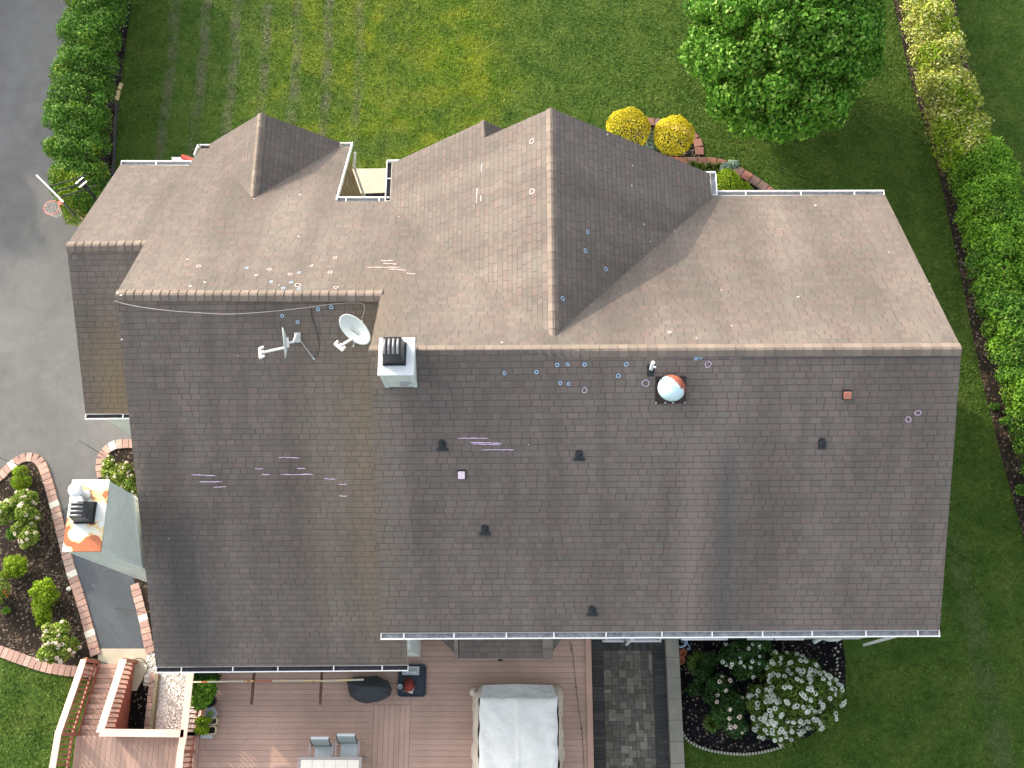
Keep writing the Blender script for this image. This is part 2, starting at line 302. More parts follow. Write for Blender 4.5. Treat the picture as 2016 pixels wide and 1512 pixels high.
M['lf_strap'] = leaf('strap_leaves', [(0, (.04, .09, .012)), (.5, (.08, .14, .02)), (1, (.15, .20, .04))])
M['petal_white'] = leaf('white_petals', [(0, (.44, .47, .39)), (1, (.62, .64, .55))], .2); M['petal_pink'] = leaf('pale_pink_petals', [(0, (.60, .47, .38)), (1, (.72, .66, .54))], .2); M['petal_red'] = leaf('red_petals', [(0, (.5, .02, .01)), (1, (.7, .05, .02))], .2)
M['bark'] = plain('bark', (.09, .065, .045), .9, .3, 12, bump=.5)
def rustmat(name, th=.5, off=0.0, pale=(.60, .62, .57), grad=(0, 1, 0)):
    m = NT(name); P = m.pos; v = m.n('VectorMath', operation='ADD'); m.put(v.inputs[0], P); v.inputs[1].default_value = (off, off*.7, 0)
    n = m.noise(v.outputs[0], 1.9, 4, .5, .8); n = m.math('ADD', n, m.math('MULTIPLY', m.mapr(m.sep(P)[1], grad[0], grad[1], 1, 0), grad[2])); k = m.mapr(n, th, th+.02); o = m.mapr(n, th-.09, th)
    c = m.mix(o, pale, (.62, .46, .20)); c = m.mix(k, c, m.mix(m.noise(P, 9, 4), (.30, .085, .035), (.42, .15, .07))); m.bump(n, .1, .01)
    return m.fin(c, m.mapr(k, 0, 1, .35, .9), .4)
M['rust_cap'] = rustmat('rusty_metal_cap', .60, 3.1, grad=(3.9, 5.3, .17))
# ------------------------------------------------------------------ leaves
def leaf_mesh(name, pts, nor, L, W, mat, parent=None, tilt=.5, droop=0, lv=.3):
    n = len(pts); N = nor + rng.normal(0, tilt, (n, 3)); N /= np.linalg.norm(N, axis=1)[:, None]+1e-9
    T = rng.normal(0, 1, (n, 3)); T -= (T*N).sum(1)[:, None]*N; T /= np.linalg.norm(T, axis=1)[:, None]+1e-9; T[:, 2] -= droop
    B = np.cross(N, T); s = rng.uniform(1-lv, 1+lv, n)[:, None]
    V = np.empty((n, 4, 3)); V[:, 0] = pts-T*L/2*s; V[:, 1] = pts+B*W/2*s+N*W*.18*s; V[:, 2] = pts+T*L/2*s; V[:, 3] = pts-B*W/2*s+N*W*.18*s
    me = bpy.data.meshes.new(name); me.vertices.add(n*4); me.vertices.foreach_set('co', V.ravel()); me.loops.add(n*4); me.loops.foreach_set('vertex_index', np.arange(n*4, dtype=np.int32))
    me.polygons.add(n); me.polygons.foreach_set('loop_start', np.arange(0, n*4, 4, dtype=np.int32)); me.polygons.foreach_set('loop_total', np.full(n, 4, dtype=np.int32)); me.update(calc_edges=True); me.materials.append(mat)
    o = bpy.data.objects.new(name, me); C.objects.link(o)
    if parent is not None: o.parent = parent; o.matrix_parent_inverse = parent.matrix_world.inverted()
    return o
def on_lumps(lumps, n, up=-.35, depth=.2, keep=.8):
    """points spread through the outer shell of a union of lumps"""
    L = np.array(lumps, float); a = (L[:, 3]*L[:, 4]+L[:, 4]*L[:, 5]+L[:, 3]*L[:, 5]); P = []; Nn = []; got = 0
    while got < n:
        k = rng.choice(len(L), n*2, p=a/a.sum()); d = rng.normal(0, 1, (n*2, 3)); d /= np.linalg.norm(d, axis=1)[:, None]; d = d[d[:, 2] > up]; k = k[:len(d)]
        r = 1-np.abs(rng.normal(0, depth, len(d))); q = L[k, :3]+d*L[k, 3:6]*r[:, None]; ok = q[:, 2] > .02
        for j in range(len(L)):
            e = (((q-L[j, :3])/L[j, 3:6])**2).sum(1) < keep**2; ok &= ~(e & (k != j))
        nn = d/L[k, 3:6]; nn /= np.linalg.norm(nn, axis=1)[:, None]; P.append(q[ok]); Nn.append(nn[ok]); got += ok.sum()
    return np.concatenate(P)[:n], np.concatenate(Nn)[:n]
def blob(name, label, cat, lumps, n, L, W, mat, group=None, stem=True, depth=.15, tilt=.6, flowers=None, keep=.8, up=-.35, extra=None):
    L0 = np.array(lumps, float); c = L0[:, :3].mean(0); t = thing(name, label, cat, (c[0], c[1], 0), group)
    lumps = list(lumps); base = list(lumps)
    if depth >= .2:
        for l in base:
            for _ in range(5):
                a = random.random()*6.283; z = random.uniform(-.1, .9); q = math.sqrt(1-z*z); k = random.uniform(.3, .5); lumps.append((l[0]+math.cos(a)*q*l[3]*.95, l[1]+math.sin(a)*q*l[4]*.95, l[2]+z*l[5]*.9, l[3]*k, l[4]*k, l[5]*k))
    p, nn = on_lumps(lumps, int(n*1.15), up, depth, keep); p = p+rng.normal(0, .018, p.shape); p[:, 2] = np.maximum(p[:, 2], .03); leaf_mesh('foliage', p, nn, L, W, mat, t, tilt)
    if stem:
        mb = MB()
        for l in lumps[:14]:
            b = Vector((c[0], c[1], 0)); mb.tube([b, (b+Vector(l[:3]))/2+Vector((.02, .01, 0)), Vector(l[:3])], [.018, .013, .007], 5)
        mb.build('stem', M['bark'], t)
    if flowers:
        fm, fn, fs = flowers; p, nn = on_lumps(lumps, fn, .1, .03, keep); flower_mesh('blossom', p+nn*.03, nn, fs, fm, t)
    return t
def flower_mesh(name, pts, nor, size, mat, parent, petals=7):
    P = []; N = []
    for p, n in zip(pts, nor):
        n = np.array(n)*.6+np.array([0, 0, .6]); n /= np.linalg.norm(n); a = np.cross(n, [1, .1, 0]); a /= np.linalg.norm(a); b = np.cross(n, a); s = size*random.uniform(.75, 1.2)
        for k in range(petals):
            t = 2*math.pi*k/petals+random.random()*.4; P.append(p+(a*math.cos(t)+b*math.sin(t))*s*.34); N.append(n+.3*(a*math.cos(t)+b*math.sin(t)))
    return leaf_mesh(name, np.array(P), np.array(N), size*.55, size*.5, mat, parent, .25)
def ring_lumps(c, r, nl, lr, zmin=-.2):
    """lumps spread over an ellipsoid: an uneven crown"""
    out = []
    for i in range(nl):
        z = zmin+(1-zmin)*(i+.5)/nl; a = i*2.39996+random.random()*.5; q = math.sqrt(max(0, 1-z*z)); s = random.uniform(.84, 1.0)
        l = lr*random.uniform(.75, 1.25); out.append((c[0]+q*math.cos(a)*(r[0]-l*.6)*s, c[1]+q*math.sin(a)*(r[1]-l*.6)*s, c[2]+z*(r[2]-l*.6)*s, l, l, l*.85))
    out.append((*c, r[0]*.72, r[1]*.72, r[2]*.72)); return out
# ------------------------------------------------------------------ ground
def sheet(name, poly, z, mat, th=.0, kind='structure', sub=0):
    bm = bmesh.new(); vs = [bm.verts.new((p[0], p[1], z)) for p in poly]; f = bm.faces.new(vs)
    if f.normal.z < 0: bmesh.ops.reverse_faces(bm, faces=[f])
    bm.normal_update()
    if f.normal.z < 0: f.normal_flip()
    if th:
        r = bmesh.ops.extrude_face_region(bm, geom=[f]); 
        for v in [g for g in r['geom'] if isinstance(g, bmesh.types.BMVert)]: v.co.z = z
        for v in vs: v.co.z = z-th
    bmesh.ops.triangulate(bm, faces=[q for q in bm.faces if len(q.verts) > 4]); me = bpy.data.meshes.new(name); bm.to_mesh(me); bm.free(); me.materials.append(mat)
    o = bpy.data.objects.new(name, me); C.objects.link(o); o['kind'] = kind; return o
G = lambda pts, z=0: [tuple(at(x, y, z=z)[:2]) for x, y in pts]
bm = bmesh.new(); bmesh.ops.create_grid(bm, x_segments=2, y_segments=2, size=200); me = bpy.data.meshes.new('lawn'); bm.to_mesh(me); bm.free(); me.materials.append(M['lawn'])
o = bpy.data.objects.new('lawn', me); C.objects.link(o); o['kind'] = 'structure'
DRIVE = G([(150, -500), (150, -60), (140, 300), (172, 420), (330, 600), (330, 1277), (195, 1277), (125, 1060), (-150, 1060), (-1500, 900), (-1500, -500)])
sheet('driveway', DRIVE, .012, M['asphalt'])
MUL_L = G([(150, -300), (262, -300), (262, -20), (252, 60), (240, 150), (228, 210), (222, 330), (215, 420), (165, 430), (140, 300), (150, 0)]); sheet('mulch_bed', MUL_L, .03, M['mulch_black'])
MUL_R = G([(1740, -120), (1757, -5), (1790, 150), (1850, 350), (1900, 590), (1930, 740), (1968, 890), (2016, 1065), (2060, 1200), (2200, 1200), (2110, 1000), (2040, 740), (1960, 350), (1890, 60), (1860, -120)]); sheet('mulch_bed', MUL_R, .03, M['mulch'])
BED_W_out = [(-60, 985), (0, 940), (20, 921), (42, 905), (62, 901), (78, 908), (88, 925), (98, 955), (106, 985), (113, 1010), (121, 1045), (132, 1090), (143, 1130), (155, 1165), (167, 1205), (178, 1245), (190, 1290)]
BED_W_low = [(-60, 1262), (0, 1282), (50, 1300), (95, 1314), (145, 1322), (190, 1322)]
BED_W = G(BED_W_out + [(190, 1322)] + BED_W_low[-2::-1]); sheet('mulch_bed', BED_W, .035, M['mulch'])
BED_C_out = [(268, 874), (245, 875), (228, 877), (212, 886), (202, 900), (199, 920), (202, 940), (212, 965), (222, 1000), (240, 1060), (256, 1110), (266, 1150), (275, 1185), (285, 1225), (295, 1275), (300, 1285)]
BED_C = G(BED_C_out + [(360, 1285), (360, 874)]); sheet('mulch_bed', BED_C, .035, M['mulch'])
PATH = G([(112, 1010), (150, 990), (235, 1020), (262, 1130), (300, 1277), (195, 1277), (160, 1180)]); sheet('path', PATH, .024, M['path'])
PAD = G([(193, 1277), (302, 1277), (285, 1330), (270, 1360), (200, 1360), (195, 1320)]); sheet('path', PAD, .03, M['concrete'])
WALK = G([(690, 333), (770, 332), (775, 379), (740, 381), (690, 383)]); sheet('path', WALK, .03, M['concrete'])
BED_F = G([(690, 383), (740, 380), (790, 376), (790, 440), (690, 440)]); sheet('mulch_bed', BED_F, .026, M['mulch_black'])
BED_NE = G([(1200, 300), (1235, 232), (1300, 240), (1372, 262), (1386, 290), (1384, 314), (1440, 322), (1490, 348), (1540, 392), (1540, 470), (1200, 470)]); sheet('mulch_bed', BED_NE, .02, M['mulch_black'])
BED_SE = G([(1336, 1240), (1655, 1240), (1664, 1300), (1665, 1360), (1640, 1410), (1590, 1452), (1530, 1474), (1470, 1486), (1410, 1480), (1370, 1468), (1338, 1440)]); sheet('mulch_bed', BED_SE, .02, M['mulch_black'])
sheet('gravel_bed', [(-11.0, -.02), (-9.5, -.02), (-9.5, 2.3), (-11.0, 2.3)], .02, M['gravel'])
def border(name, pxs, step, wd, mats, whites=(), z=.07, label=None, closed=False, zz=0):
    """blocks laid side by side along a curve"""
    P = [at(x, y, z=zz) for x, y in pxs]; d = [0]
    for a, b in zip(P, P[1:]): d.append(d[-1]+(b-a).length)
    n = int(d[-1]/step); mb = MB(); wh = [at(x, y, z=zz) for x, y in whites]; near = {}
    for w_ in wh:
        near[min(range(n), key=lambda i: (pt_on(P, d, (i+.5)*d[-1]/n)[0]-w_).length)] = 1
    t = thing(name, label, 'brick border', tuple(pt_on(P, d, d[-1]/2)[0])); t.location.z = 0; bpy.context.view_layer.update(); mwl = {}
    for i in range(n):
        c, tg = pt_on(P, d, (i+.5)*d[-1]/n); nrm = Vector((-tg.y, tg.x, 0)); h = z+random.uniform(-.006, .006)
        (mwl.setdefault(i, MB()) if i in near else mb).obox(c+Vector((0, 0, h/2+.005)), tg, nrm, (0, 0, 1), d[-1]/n*(.94 if i not in near else 1.05), wd*random.uniform(.97, 1.03), h)
    mb.build('bricks', mats, t, bevel=.008)
    for q in mwl.values(): q.build('white_block', M['block'], t, bevel=.01)
    return t
def pt_on(P, d, s):
    for i in range(len(P)-1):
        if s <= d[i+1] or i == len(P)-2:
            t = (s-d[i])/max(1e-6, d[i+1]-d[i]); tg = (P[min(i+1, len(P)-1)]-P[i]).normalized(); tn = (P[min(i+2, len(P)-1)]-P[i+1]).normalized() if i+2 < len(P) else tg
            return P[i].lerp(P[i+1], t), (tg*(1-t*.5)+tn*t*.5).normalized()
def smooth_px(p, k=4):
    out = []
    for i in range(len(p)-1):
        p0 = p[max(i-1, 0)]; p1 = p[i]; p2 = p[i+1]; p3 = p[min(i+2, len(p)-1)]
        for j in range(k):
            t = j/k; out.append(tuple(.5*((2*b)+(-a+c_)*t+(2*a-5*b+4*c_-e)*t*t+(-a+3*b-3*c_+e)*t**3) for a, b, c_, e in zip(p0, p1, p2, p3)))
    return out+[p[-1]]
border('brick_border', smooth_px(BED_W_out), .185, .28, M['brick'], [(28, 916), (104, 992), (143, 1128), (177, 1243)], label='salmon paver border with white accent blocks curving round the west rose bed')
border('brick_border', smooth_px(BED_W_low), .175, .30, M['brick'], (), label='weathered paver border between the west rose bed and the small corner lawn', z=.05)
border('brick_border', smooth_px(BED_C_out[:7]), .185, .28, M['brick'], [(229, 876)], label='short curved paver border round the rose bed in the corner beside the garage')
border('brick_border', smooth_px(BED_C_out[11:]), .185, .26, M['brick'], [(281, 1215)], label='straight paver border with one white block between asphalt path and house wall')
border('brick_border', smooth_px([(1280, 312), (1310, 317), (1345, 319), (1385, 319), (1415, 321), (1440, 330), (1465, 344), (1495, 363), (1530, 390), (1550, 410)]), .30, .30, M['brick_dark'], (), label='dark red paver border curving past the silver plant by the front corner', z=.05)
border('brick_border', smooth_px([(1270, 240), (1300, 243), (1345, 255), (1368, 272), (1376, 290), (1377, 306)]), .30, .28, M['brick_dark'], (), label='dark red paver border running round behind the two golden globe shrubs', z=.045)
border('brick_border', [(156, 408), (170, 440)], .25, .26, M['brick'], (), label='short stub of salmon pavers at the end of the driveway hedge by the garage')
# small scalloped stones round the south-east bed
edge_px = smooth_px([(1342, 1440), (1352, 1456), (1370, 1468), (1400, 1478), (1440, 1484), (1480, 1484), (1520, 1476), (1545, 1468)])+[(1655, 1330), (1660, 1315), (1659, 1300), (1657, 1285)]
ed = thing('scalloped_edging', 'row of small pale edging stones round the shaded south east flower bed', 'edging', (5.5, -.5, 0)); es = plain('old_edging_stone', (.30, .30, .24), .9, .3, 20)
P = [at(x, y, z=0) for x, y in edge_px[:-4]]; d = [0]
for a, b in zip(P, P[1:]): d.append(d[-1]+(b-a).length)
for i in range(int(d[-1]/.085)):
    c, tg = pt_on(P, d, i*.085+.04); mb = MB(); mb.obox(c+Vector((0, 0, .05)), tg, (-tg.y, tg.x, 0), (0, 0, 1), .055, .07, .09); mb.build('edging_stone', es, ed, bevel=.01)
for i in range(14):
    c = at(1648+random.uniform(-8, 8), 1262+i*7, z=0); mb = MB(); mb.obox(c+Vector((0, 0, .03)), (1, random.random(), 0), (-random.random(), 1, 0), (0, 0, 1), .07, .05, .06); mb.build('edging_stone', es, ed, bevel=.01)
# ------------------------------------------------------------------ grass blades
ex = [DRIVE, MUL_L, MUL_R, BED_W, BED_C, PAD, WALK, BED_F, BED_NE, BED_SE, [(-12.9, -3), (3.7, -3), (3.7, 16), (-12.9, 1.9)], [(-11.9, 7.8), (8.8, 2.5), (8.8, 13.2), (4.5, 13.3), (4.5, 14.3), (-4, 14.3), (-4, 16), (-11.9, 16)], [(-11, 2), (9, 2), (9, 8), (-11, 8)]]
n = 420000; P = np.stack([rng.uniform(-15.5, 17.5, n), rng.uniform(-1.6, 25.5, n), np.zeros(n)], 1); ok = np.ones(n, bool)
for e in ex: ok &= ~inpoly(P, e)
P = P[ok]; n = len(P); N = np.tile([0, 0, .35], (n, 1)); P[:, 2] = .015
gl = leaf_mesh('grass', P, N, .085, .02, M['blade'], None, .45, 0, .5); tag(gl, 'short mown green grass of the lawn with tan patches', 'grass', kind='stuff')
# ------------------------------------------------------------------ house
p_ = .618; zr, Yr = 9.2, 7.806
PN = (zr+p_*Yr, 0, -p_); PS = (zr-p_*Yr, 0, p_); Yw = 9.699; zw = zr-p_*(Yw-Yr); PW = (zw-p_*Yw, 0, p_)
gz = 6.70; g0 = at(131, 483, z=gz); gY = g0.y; gp = .60; GN = (gz+gp*gY, 0, -gp); GS = (gz-gp*gY, 0, gp)
br = at(1090, 663, pl=PN); bz = br.z; bx = br.x; pb = .744; BWp = (bz-pb*bx, pb, 0); BEp = (bz+pb*bx, -pb, 0)
sr = at(498, 390, pl=PN); sx, sz = sr.x, sr.z; ps = .80; SWp = (sz-ps*sx, ps, 0); SEp = (sz+ps*sx, -ps, 0)
house = thing('house', 'two storey house with weathered brown shingle roof and pale siding seen from above', 'house', (0, 8, 0))
def plane_n(pl): return Vector((-pl[1], -pl[2], 1)).normalized()
def on(pl, X, Y, up=0): return Vector((X, Y, pl[0]+pl[1]*X+pl[2]*Y+up))
def roof(planes, parent=None, label=None, th=.06):
    """planes: list of (plane, [points]) -> one mesh, slabs with shingle UVs in metres"""
    bm = bmesh.new(); uvl = bm.loops.layers.uv.new('UVMap')
    for pl, pts in planes:
        nrm = plane_n(pl); e = Vector((0, 0, 1)).cross(nrm).normalized(); up = nrm.cross(e)
        top = [bm.verts.new(p) for p in pts]; bot = [bm.verts.new(Vector(p)-Vector((0, 0, th))) for p in pts]
        f = bm.faces.new(top); f.normal_update()
        if f.normal.dot(nrm) < 0: f.normal_flip()
        fb = bm.faces.new(bot); fb.normal_update(); fb.material_index = 1
        if fb.normal.dot(nrm) > 0: fb.normal_flip()
        for i in range(len(top)):
            j = (i+1) % len(top); q = bm.faces.new((top[i], top[j], bot[j], bot[i])); q.material_index = 1
        for lp in f.loops: lp[uvl].uv = (lp.vert.co.dot(e)+40, lp.vert.co.dot(up)+40)
        bmesh.ops.triangulate(bm, faces=[f, fb])
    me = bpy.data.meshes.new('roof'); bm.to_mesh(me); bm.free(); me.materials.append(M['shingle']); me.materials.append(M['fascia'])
    o = bpy.data.objects.new('roof', me); C.objects.link(o); o.parent = parent or house; o.matrix_parent_inverse = o.parent.matrix_world.inverted()
    if label: o['label'] = label
    return o
Q = lambda pl, *px: [at(x, y, pl=pl) for x, y in px]
roof_main = roof([(PN, Q(PN, (228, 579), (392, 292), (692, 288), (661, 396), (766, 396), (768, 400), (1090, 663), (1402, 386), (1742, 383), (1893, 685), (727, 690), (750, 580))),
                  (PS, Q(PS, (727, 690), (1893, 685), (1850, 1240), (750, 1246)))], label='main gable roof, north slope sunlit and south slope in shade')
RWe = Vector((-3.52, Yw, zw)); roof_wing = roof([(PW, [at(228, 579, pl=PN), Vector((-3.85, Yw, zw)), on(PW, -3.84, 2.6), on(PW, -3.52, 2.6), at(803, 1309, pl=PW), at(307, 1313, pl=PW)])], label='south slope of the lower west wing roof')
gE = -9.97
roof_gar = roof([(GN, [Vector((g0.x, gY, gz)), Vector((gE, gY, gz))]+[on(GN, gE, at(375, 326, pl=GN).y), at(237, 324, pl=GN)]), (GS, [Vector((g0.x, gY, gz)), Vector((gE, gY, gz)), on(GS, gE, at(253, 815, pl=GS).y), at(168, 814, pl=GS)])], label='small low gable roof at the west end')
lowx = at(952, 238, pl=BWp); lz = lowx.z; LEp = (lz+pb*lowx.x, -pb, 0)
Ybn = at(1082, 213, z=bz).y
Wr = at(954, 270, pl=BWp)
roof_big = roof([(BWp, [Vector((bx, br.y, bz)), Vector((bx, Ybn, bz)), Vector((Wr.x, Ybn, Wr.z)), Vector((lowx.x, lowx.y, lz)), at(772, 321, pl=BWp), at(768, 400, pl=BWp)]),
                 (BEp, [Vector((bx, br.y, bz)), Vector((bx, Ybn, bz)), Vector((at(1397, 344, pl=BEp).x, Ybn, at(1397, 344, pl=BEp).z)), at(1402, 386, pl=BEp)])], label='large front gable roof with sunlit west slope and dark east slope', th=.08)
roof_low = roof([(LEp, [Vector((lowx.x, lowx.y, lz)), on(LEp, 1.0, lowx.y), on(LEp, 1.0, 13.7), Vector((lowx.x, 13.7, lz))])], label='east slope of the lower front gable')
sN = at(506, 223, z=sz).y
sw_ = at(405, 287, pl=SWp); se_ = at(675, 285, pl=SEp)
def vall(pl, X, Y): return on(pl, X, Y)
# valley corner where the small gable meets the wing slope at its front edge
xv = lambda pl, s: Vector((sx+s*(sz-(PN[0]+PN[2]*16.02))/ps, 16.02, PN[0]+PN[2]*16.02+.004))
roof_small = roof([(SWp, [Vector((sx, sr.y, sz)), Vector((sx, sN, sz)), Vector((xv(SWp, -1).x, sN, xv(SWp, -1).z)), xv(SWp, -1)]), (SEp, [Vector((sx, sr.y, sz)), Vector((sx, sN, sz)), Vector((xv(SEp, 1).x, sN, xv(SEp, 1).z)), xv(SEp, 1)])], label='small front gable roof over the west wing')
# bay roof on the south side
bzv = 3.0; b1, b2 = at(905, 1297, z=2.75), at(1083, 1297, z=2.75); by = 2.54
bay_top = 3.30; A_, B_ = Vector((b1.x-.35, by, bay_top)), Vector((b2.x+.25, by, bay_top)); 
def pl3(a, b, c):
    n_ = (b-a).cross(c-a); 
    return (a.z+(n_.x*a.x+n_.y*a.y)/n_.z, -n_.x/n_.z, -n_.y/n_.z)
c1, c2 = Vector((b1.x, b1.y, 2.75)), Vector((b2.x-.05, b2.y, 2.75)); w1, w2 = at(850, 1262, z=2.75), at(1118, 1262, z=2.75)
t1, t2 = Vector((b1.x+.0, by, 3.12)), Vector((b2.x-.05, by, 3.12))
roof_bay = roof([(pl3(c1, c2, t2), [c1, c2, t2, t1]), (pl3(w1, c1, t1), [Vector((w1.x, by, 2.75)), c1, t1]), (pl3(c2, w2, t2), [c2, Vector((w2.x, by, 2.75)), t2])], label='small hipped roof over the bay window above the deck')
def caps(p, q, n1, n2, parent, step=.205, wd=.17, lift=.02, label=None, hump=.016):
    """bent ridge shingles, each lapping over the next"""
    p, q = Vector(p), Vector(q); t = (q-p).normalized(); L = (q-p).length; n = max(1, int(L/step)); mb = MB(); st = L/n
    d1 = (n1.cross(t)); d1 = d1 if d1.z < 0 else -d1; d2 = (n2.cross(t)); d2 = d2 if d2.z < 0 else -d2; up = Vector((0, 0, 1))
    for i in range(n):
        a = p+t*(i*st); b = p+t*(i*st+st*1.08); la, lb = lift+hump+random.uniform(-.003, .003), lift-.004; w1_ = wd*random.uniform(.97, 1.03)
        prof = lambda c, l: [c+d1*w1_+up*(l-.012), c+d1*.035+up*(l-.004), c+d2*.035+up*(l-.004), c+d2*w1_+up*(l-.012)]
        A, B = prof(a, la), prof(b, lb); lo = [v-up*.014 for v in A]; lo2 = [v-up*.014 for v in B]
        mb.add(A+B+lo+lo2, [(0, 1, 5, 4), (1, 2, 6, 5), (2, 3, 7, 6), (8, 9, 1, 0), (9, 10, 2, 1), (10, 11, 3, 2), (0, 4, 12, 8), (3, 11, 15, 7), (4, 5, 13, 12), (5, 6, 14, 13), (6, 7, 15, 14)])
    return mb.build('ridge_cap', M['cap'], parent)
nN, nS, nW, nE = plane_n(PN), plane_n(PS), plane_n(BWp), plane_n(BEp)
caps(at(1893, 685, pl=PN), at(727, 690, pl=PN), nN, nS, roof_main, hump=.007); caps(at(752, 580, pl=PN), at(228, 579, pl=PN), nN, nS, roof_main)
caps((gE, gY, gz), (g0.x, gY, gz), plane_n(GN), plane_n(GS), roof_gar); caps((bx, br.y, bz), (bx, Ybn, bz), nW, nE, roof_big, wd=.15, hump=.003); caps((sx, sr.y+.05, sz), (sx, sN, sz), plane_n(SWp), plane_n(SEp), roof_small, wd=.15, hump=.003)
caps((lowx.x, 14.1, lz-.015), (lowx.x, lowx.y, lz-.015), nW, plane_n(LEp), roof_low, wd=.11, hump=.002)
caps(t1, c1, plane_n(pl3(c1, c2, t2)), plane_n(pl3(w1, c1, t1)), roof_bay, wd=.13); caps(t2, c2, plane_n(pl3(c1, c2, t2)), plane_n(pl3(c2, w2, t2)), roof_bay, wd=.13)
# walls
def prism(prof, axis, a0, a1, mats=None, lbl=None, name='wall'):
    mb = MB()
    f = (lambda u, z, s: (s, u, z)) if axis == 'x' else (lambda u, z, s: (u, s, z))
    mb.hexa([f(u, z, a0) for u, z in prof], [f(u, z, a1) for u, z in prof]); o = mb.build(name, mats or M['siding'], house)
    bm = bmesh.new(); bm.from_mesh(o.data); bmesh.ops.recalc_face_normals(bm, faces=bm.faces); bm.to_mesh(o.data); bm.free()
    if lbl: o['label'] = lbl
    return o
zN = lambda y: PN[0]+PN[2]*y-.07
prism([(2.53, 0), (13.05, 0), (13.05, zN(13.05)), (Yr, zr-.09), (2.53, PS[0]+PS[2]*2.53-.07)], 'x', -3.68, 8.72)
prism([(2.0, 0), (13.0, 0), (13.0, zN(13.0)), (Yw, zw-.09), (2.0, PW[0]+PW[2]*2.0-.07)], 'x', -9.72, -3.46)
prism([(13.0, 0), (15.75, 0), (15.75, zN(15.75)), (13.0, zN(13.0)-.002)], 'x', -9.73, -5.66)
prism([(-9.3, zN(15.8)-.4), (-6.2, zN(15.8)-.4), (sx, sz-.1)], 'y', 15.6, 15.95, M['siding'], 'small gable wall')
prism([(8.1, 0), (14.9, 0), (14.9, GN[0]+GN[2]*14.9-.07), (gY, gz-.09), (8.1, GS[0]+GS[2]*8.1-.07)], 'x', g0.x+.15, -10.02)
zb = lambda x: (BWp[0]+BWp[1]*x if x < bx else BEp[0]+BEp[1]*x)-.1
prism([(-3.75, 0), (4.2, 0), (4.2, zb(4.2)), (bx, bz-.12), (-3.75, zb(-3.75))], 'y', 12.9, Ybn-.3)
prism([(-3.72, 0), (.9, 0), (.9, LEp[0]+LEp[1]*.9-.1), (lowx.x, lz-.12), (-3.72, zb(-3.72)-.003)], 'y', 13.0, lowx.y-.3)
m_ = MB(); m_.box(-5.655, -5.60, 13.02, 15.74, 0, 5.0)
m_.v = [(x, y, min(z, zN(y)-.02) if z > 1 else z) for x, y, z in m_.v]; m_.build('wall', M['shake'], house)['label'] = 'brown shake clad side wall beside the front walk'
m_ = MB(); m_.hexa([(b1.x+.05, by, 0), (b2.x-.15, by, 0), (b2.x-.15, b1.y+.15, 0), (b1.x+.05, b1.y+.15, 0)][::-1], [(b1.x+.05, by, 2.72), (b2.x-.15, by, 2.72), (b2.x-.15, b1.y+.15, 2.72), (b1.x+.05, b1.y+.15, 2.72)][::-1]); m_.build('wall', M['siding'], house)['label'] = 'wall of the bay under its small roof'
# windows / doors on the south wall
def window(x0, x1, z0, z1, y=2.53, n=2, name='window'):
    f = MB(); t_ = .07
    f.box(x0, x1, y-.05, y-.002, z0, z0+t_); f.box(x0, x1, y-.05, y-.002, z1-t_, z1)
    for i in range(n+1):
        xx = x0+(x1-x0-t_)*i/n; f.box(xx, xx+t_, y-.048, y-.002, z0+t_, z1-t_)
    f.box(x0-.05, x1+.05, y-.08, y-.002, z0-.05, z0-.002)
    o = f.build(name, M['white'], house); m_ = MB(); m_.box(x0+.03, x1-.03, y-.022, y-.004, z0+.03, z1-.03); m_.build('pane', M['glass'], o); return o
xa, xb = at(1190, 1257, z=.3).x, at(1300, 1257, z=.3).x
window(xa, xb, .12, 2.2, n=2, name='patio_door')
for px0, px1 in ((1345, 1430), (1475, 1520), (1530, 1580)): window(at(px0, 1255, z=.8).x, at(px1, 1255, z=.8).x, .75, 2.0, n=1)
window(-8.6, -7.4, 1.4, 2.5, y=2.0, n=2)
# gutters
def gutter(p, q, out, inner='gutter_in', endcaps=(1, 1), strap=1.15, wd=.125):
    p, q, out = Vector(p), Vector(q), Vector(out).normalized(); t = (q-p).normalized(); L = (q-p).length; up = Vector((0, 0, 1)); mb = MB(); p = p-up*.035+out*.004
    fr = lambda s, o_, h: p+t*s+out*o_+up*h
    def strip(o0, o1, h0, h1, mi):
        mb.mi = mi; mb.hexa([fr(0, o0, h0), fr(L, o0, h0), fr(L, o1, h0), fr(0, o1, h0)], [fr(0, o0, h1), fr(L, o0, h1), fr(L, o1, h1), fr(0, o1, h1)])
    strip(0, .006, -.10, 0, 0); strip(.006, wd, -.10, -.095, 0); strip(.007, wd-.008, -.094, -.06, 1); strip(wd, wd+.006, -.10, .0, 0); strip(wd-.006, wd+.022, .001, .012, 0)
    mb.mi = 0
    for s, e in ((0, endcaps[0]), (L, endcaps[1])):
        if e: mb.obox(fr(s, wd/2+.01, -.045), t, out, up, .012, wd+.03, .11)
    g = mb.build('gutter', [M['white'], M[inner]], house)
    k = int(L/strap)
    for i in range(k):
        m2 = MB(); m2.obox(fr((i+.5)*L/k+random.uniform(-.1, .1), wd/2+.004, .014), t, out, up, .028, wd+.015, .006); m2.build('strap', M['white'], g)
    bm = bmesh.new(); bm.from_mesh(g.data); bmesh.ops.recalc_face_normals(bm, faces=bm.faces); bm.to_mesh(g.data); bm.free()
    return g
gutter(at(750, 1246, pl=PS), at(1850, 1240, pl=PS), (0, -1, 0)); gutter(at(307, 1313, pl=PW), at(803, 1309, pl=PW), (0, -1, 0), 'gutter_dark')
gutter(at(1410, 384, pl=PN), at(1742, 383, pl=PN), (0, 1, 0)); gutter(at(661, 396, pl=PN), at(766, 396, pl=PN), (0, 1, 0), endcaps=(0, 0), strap=.6)
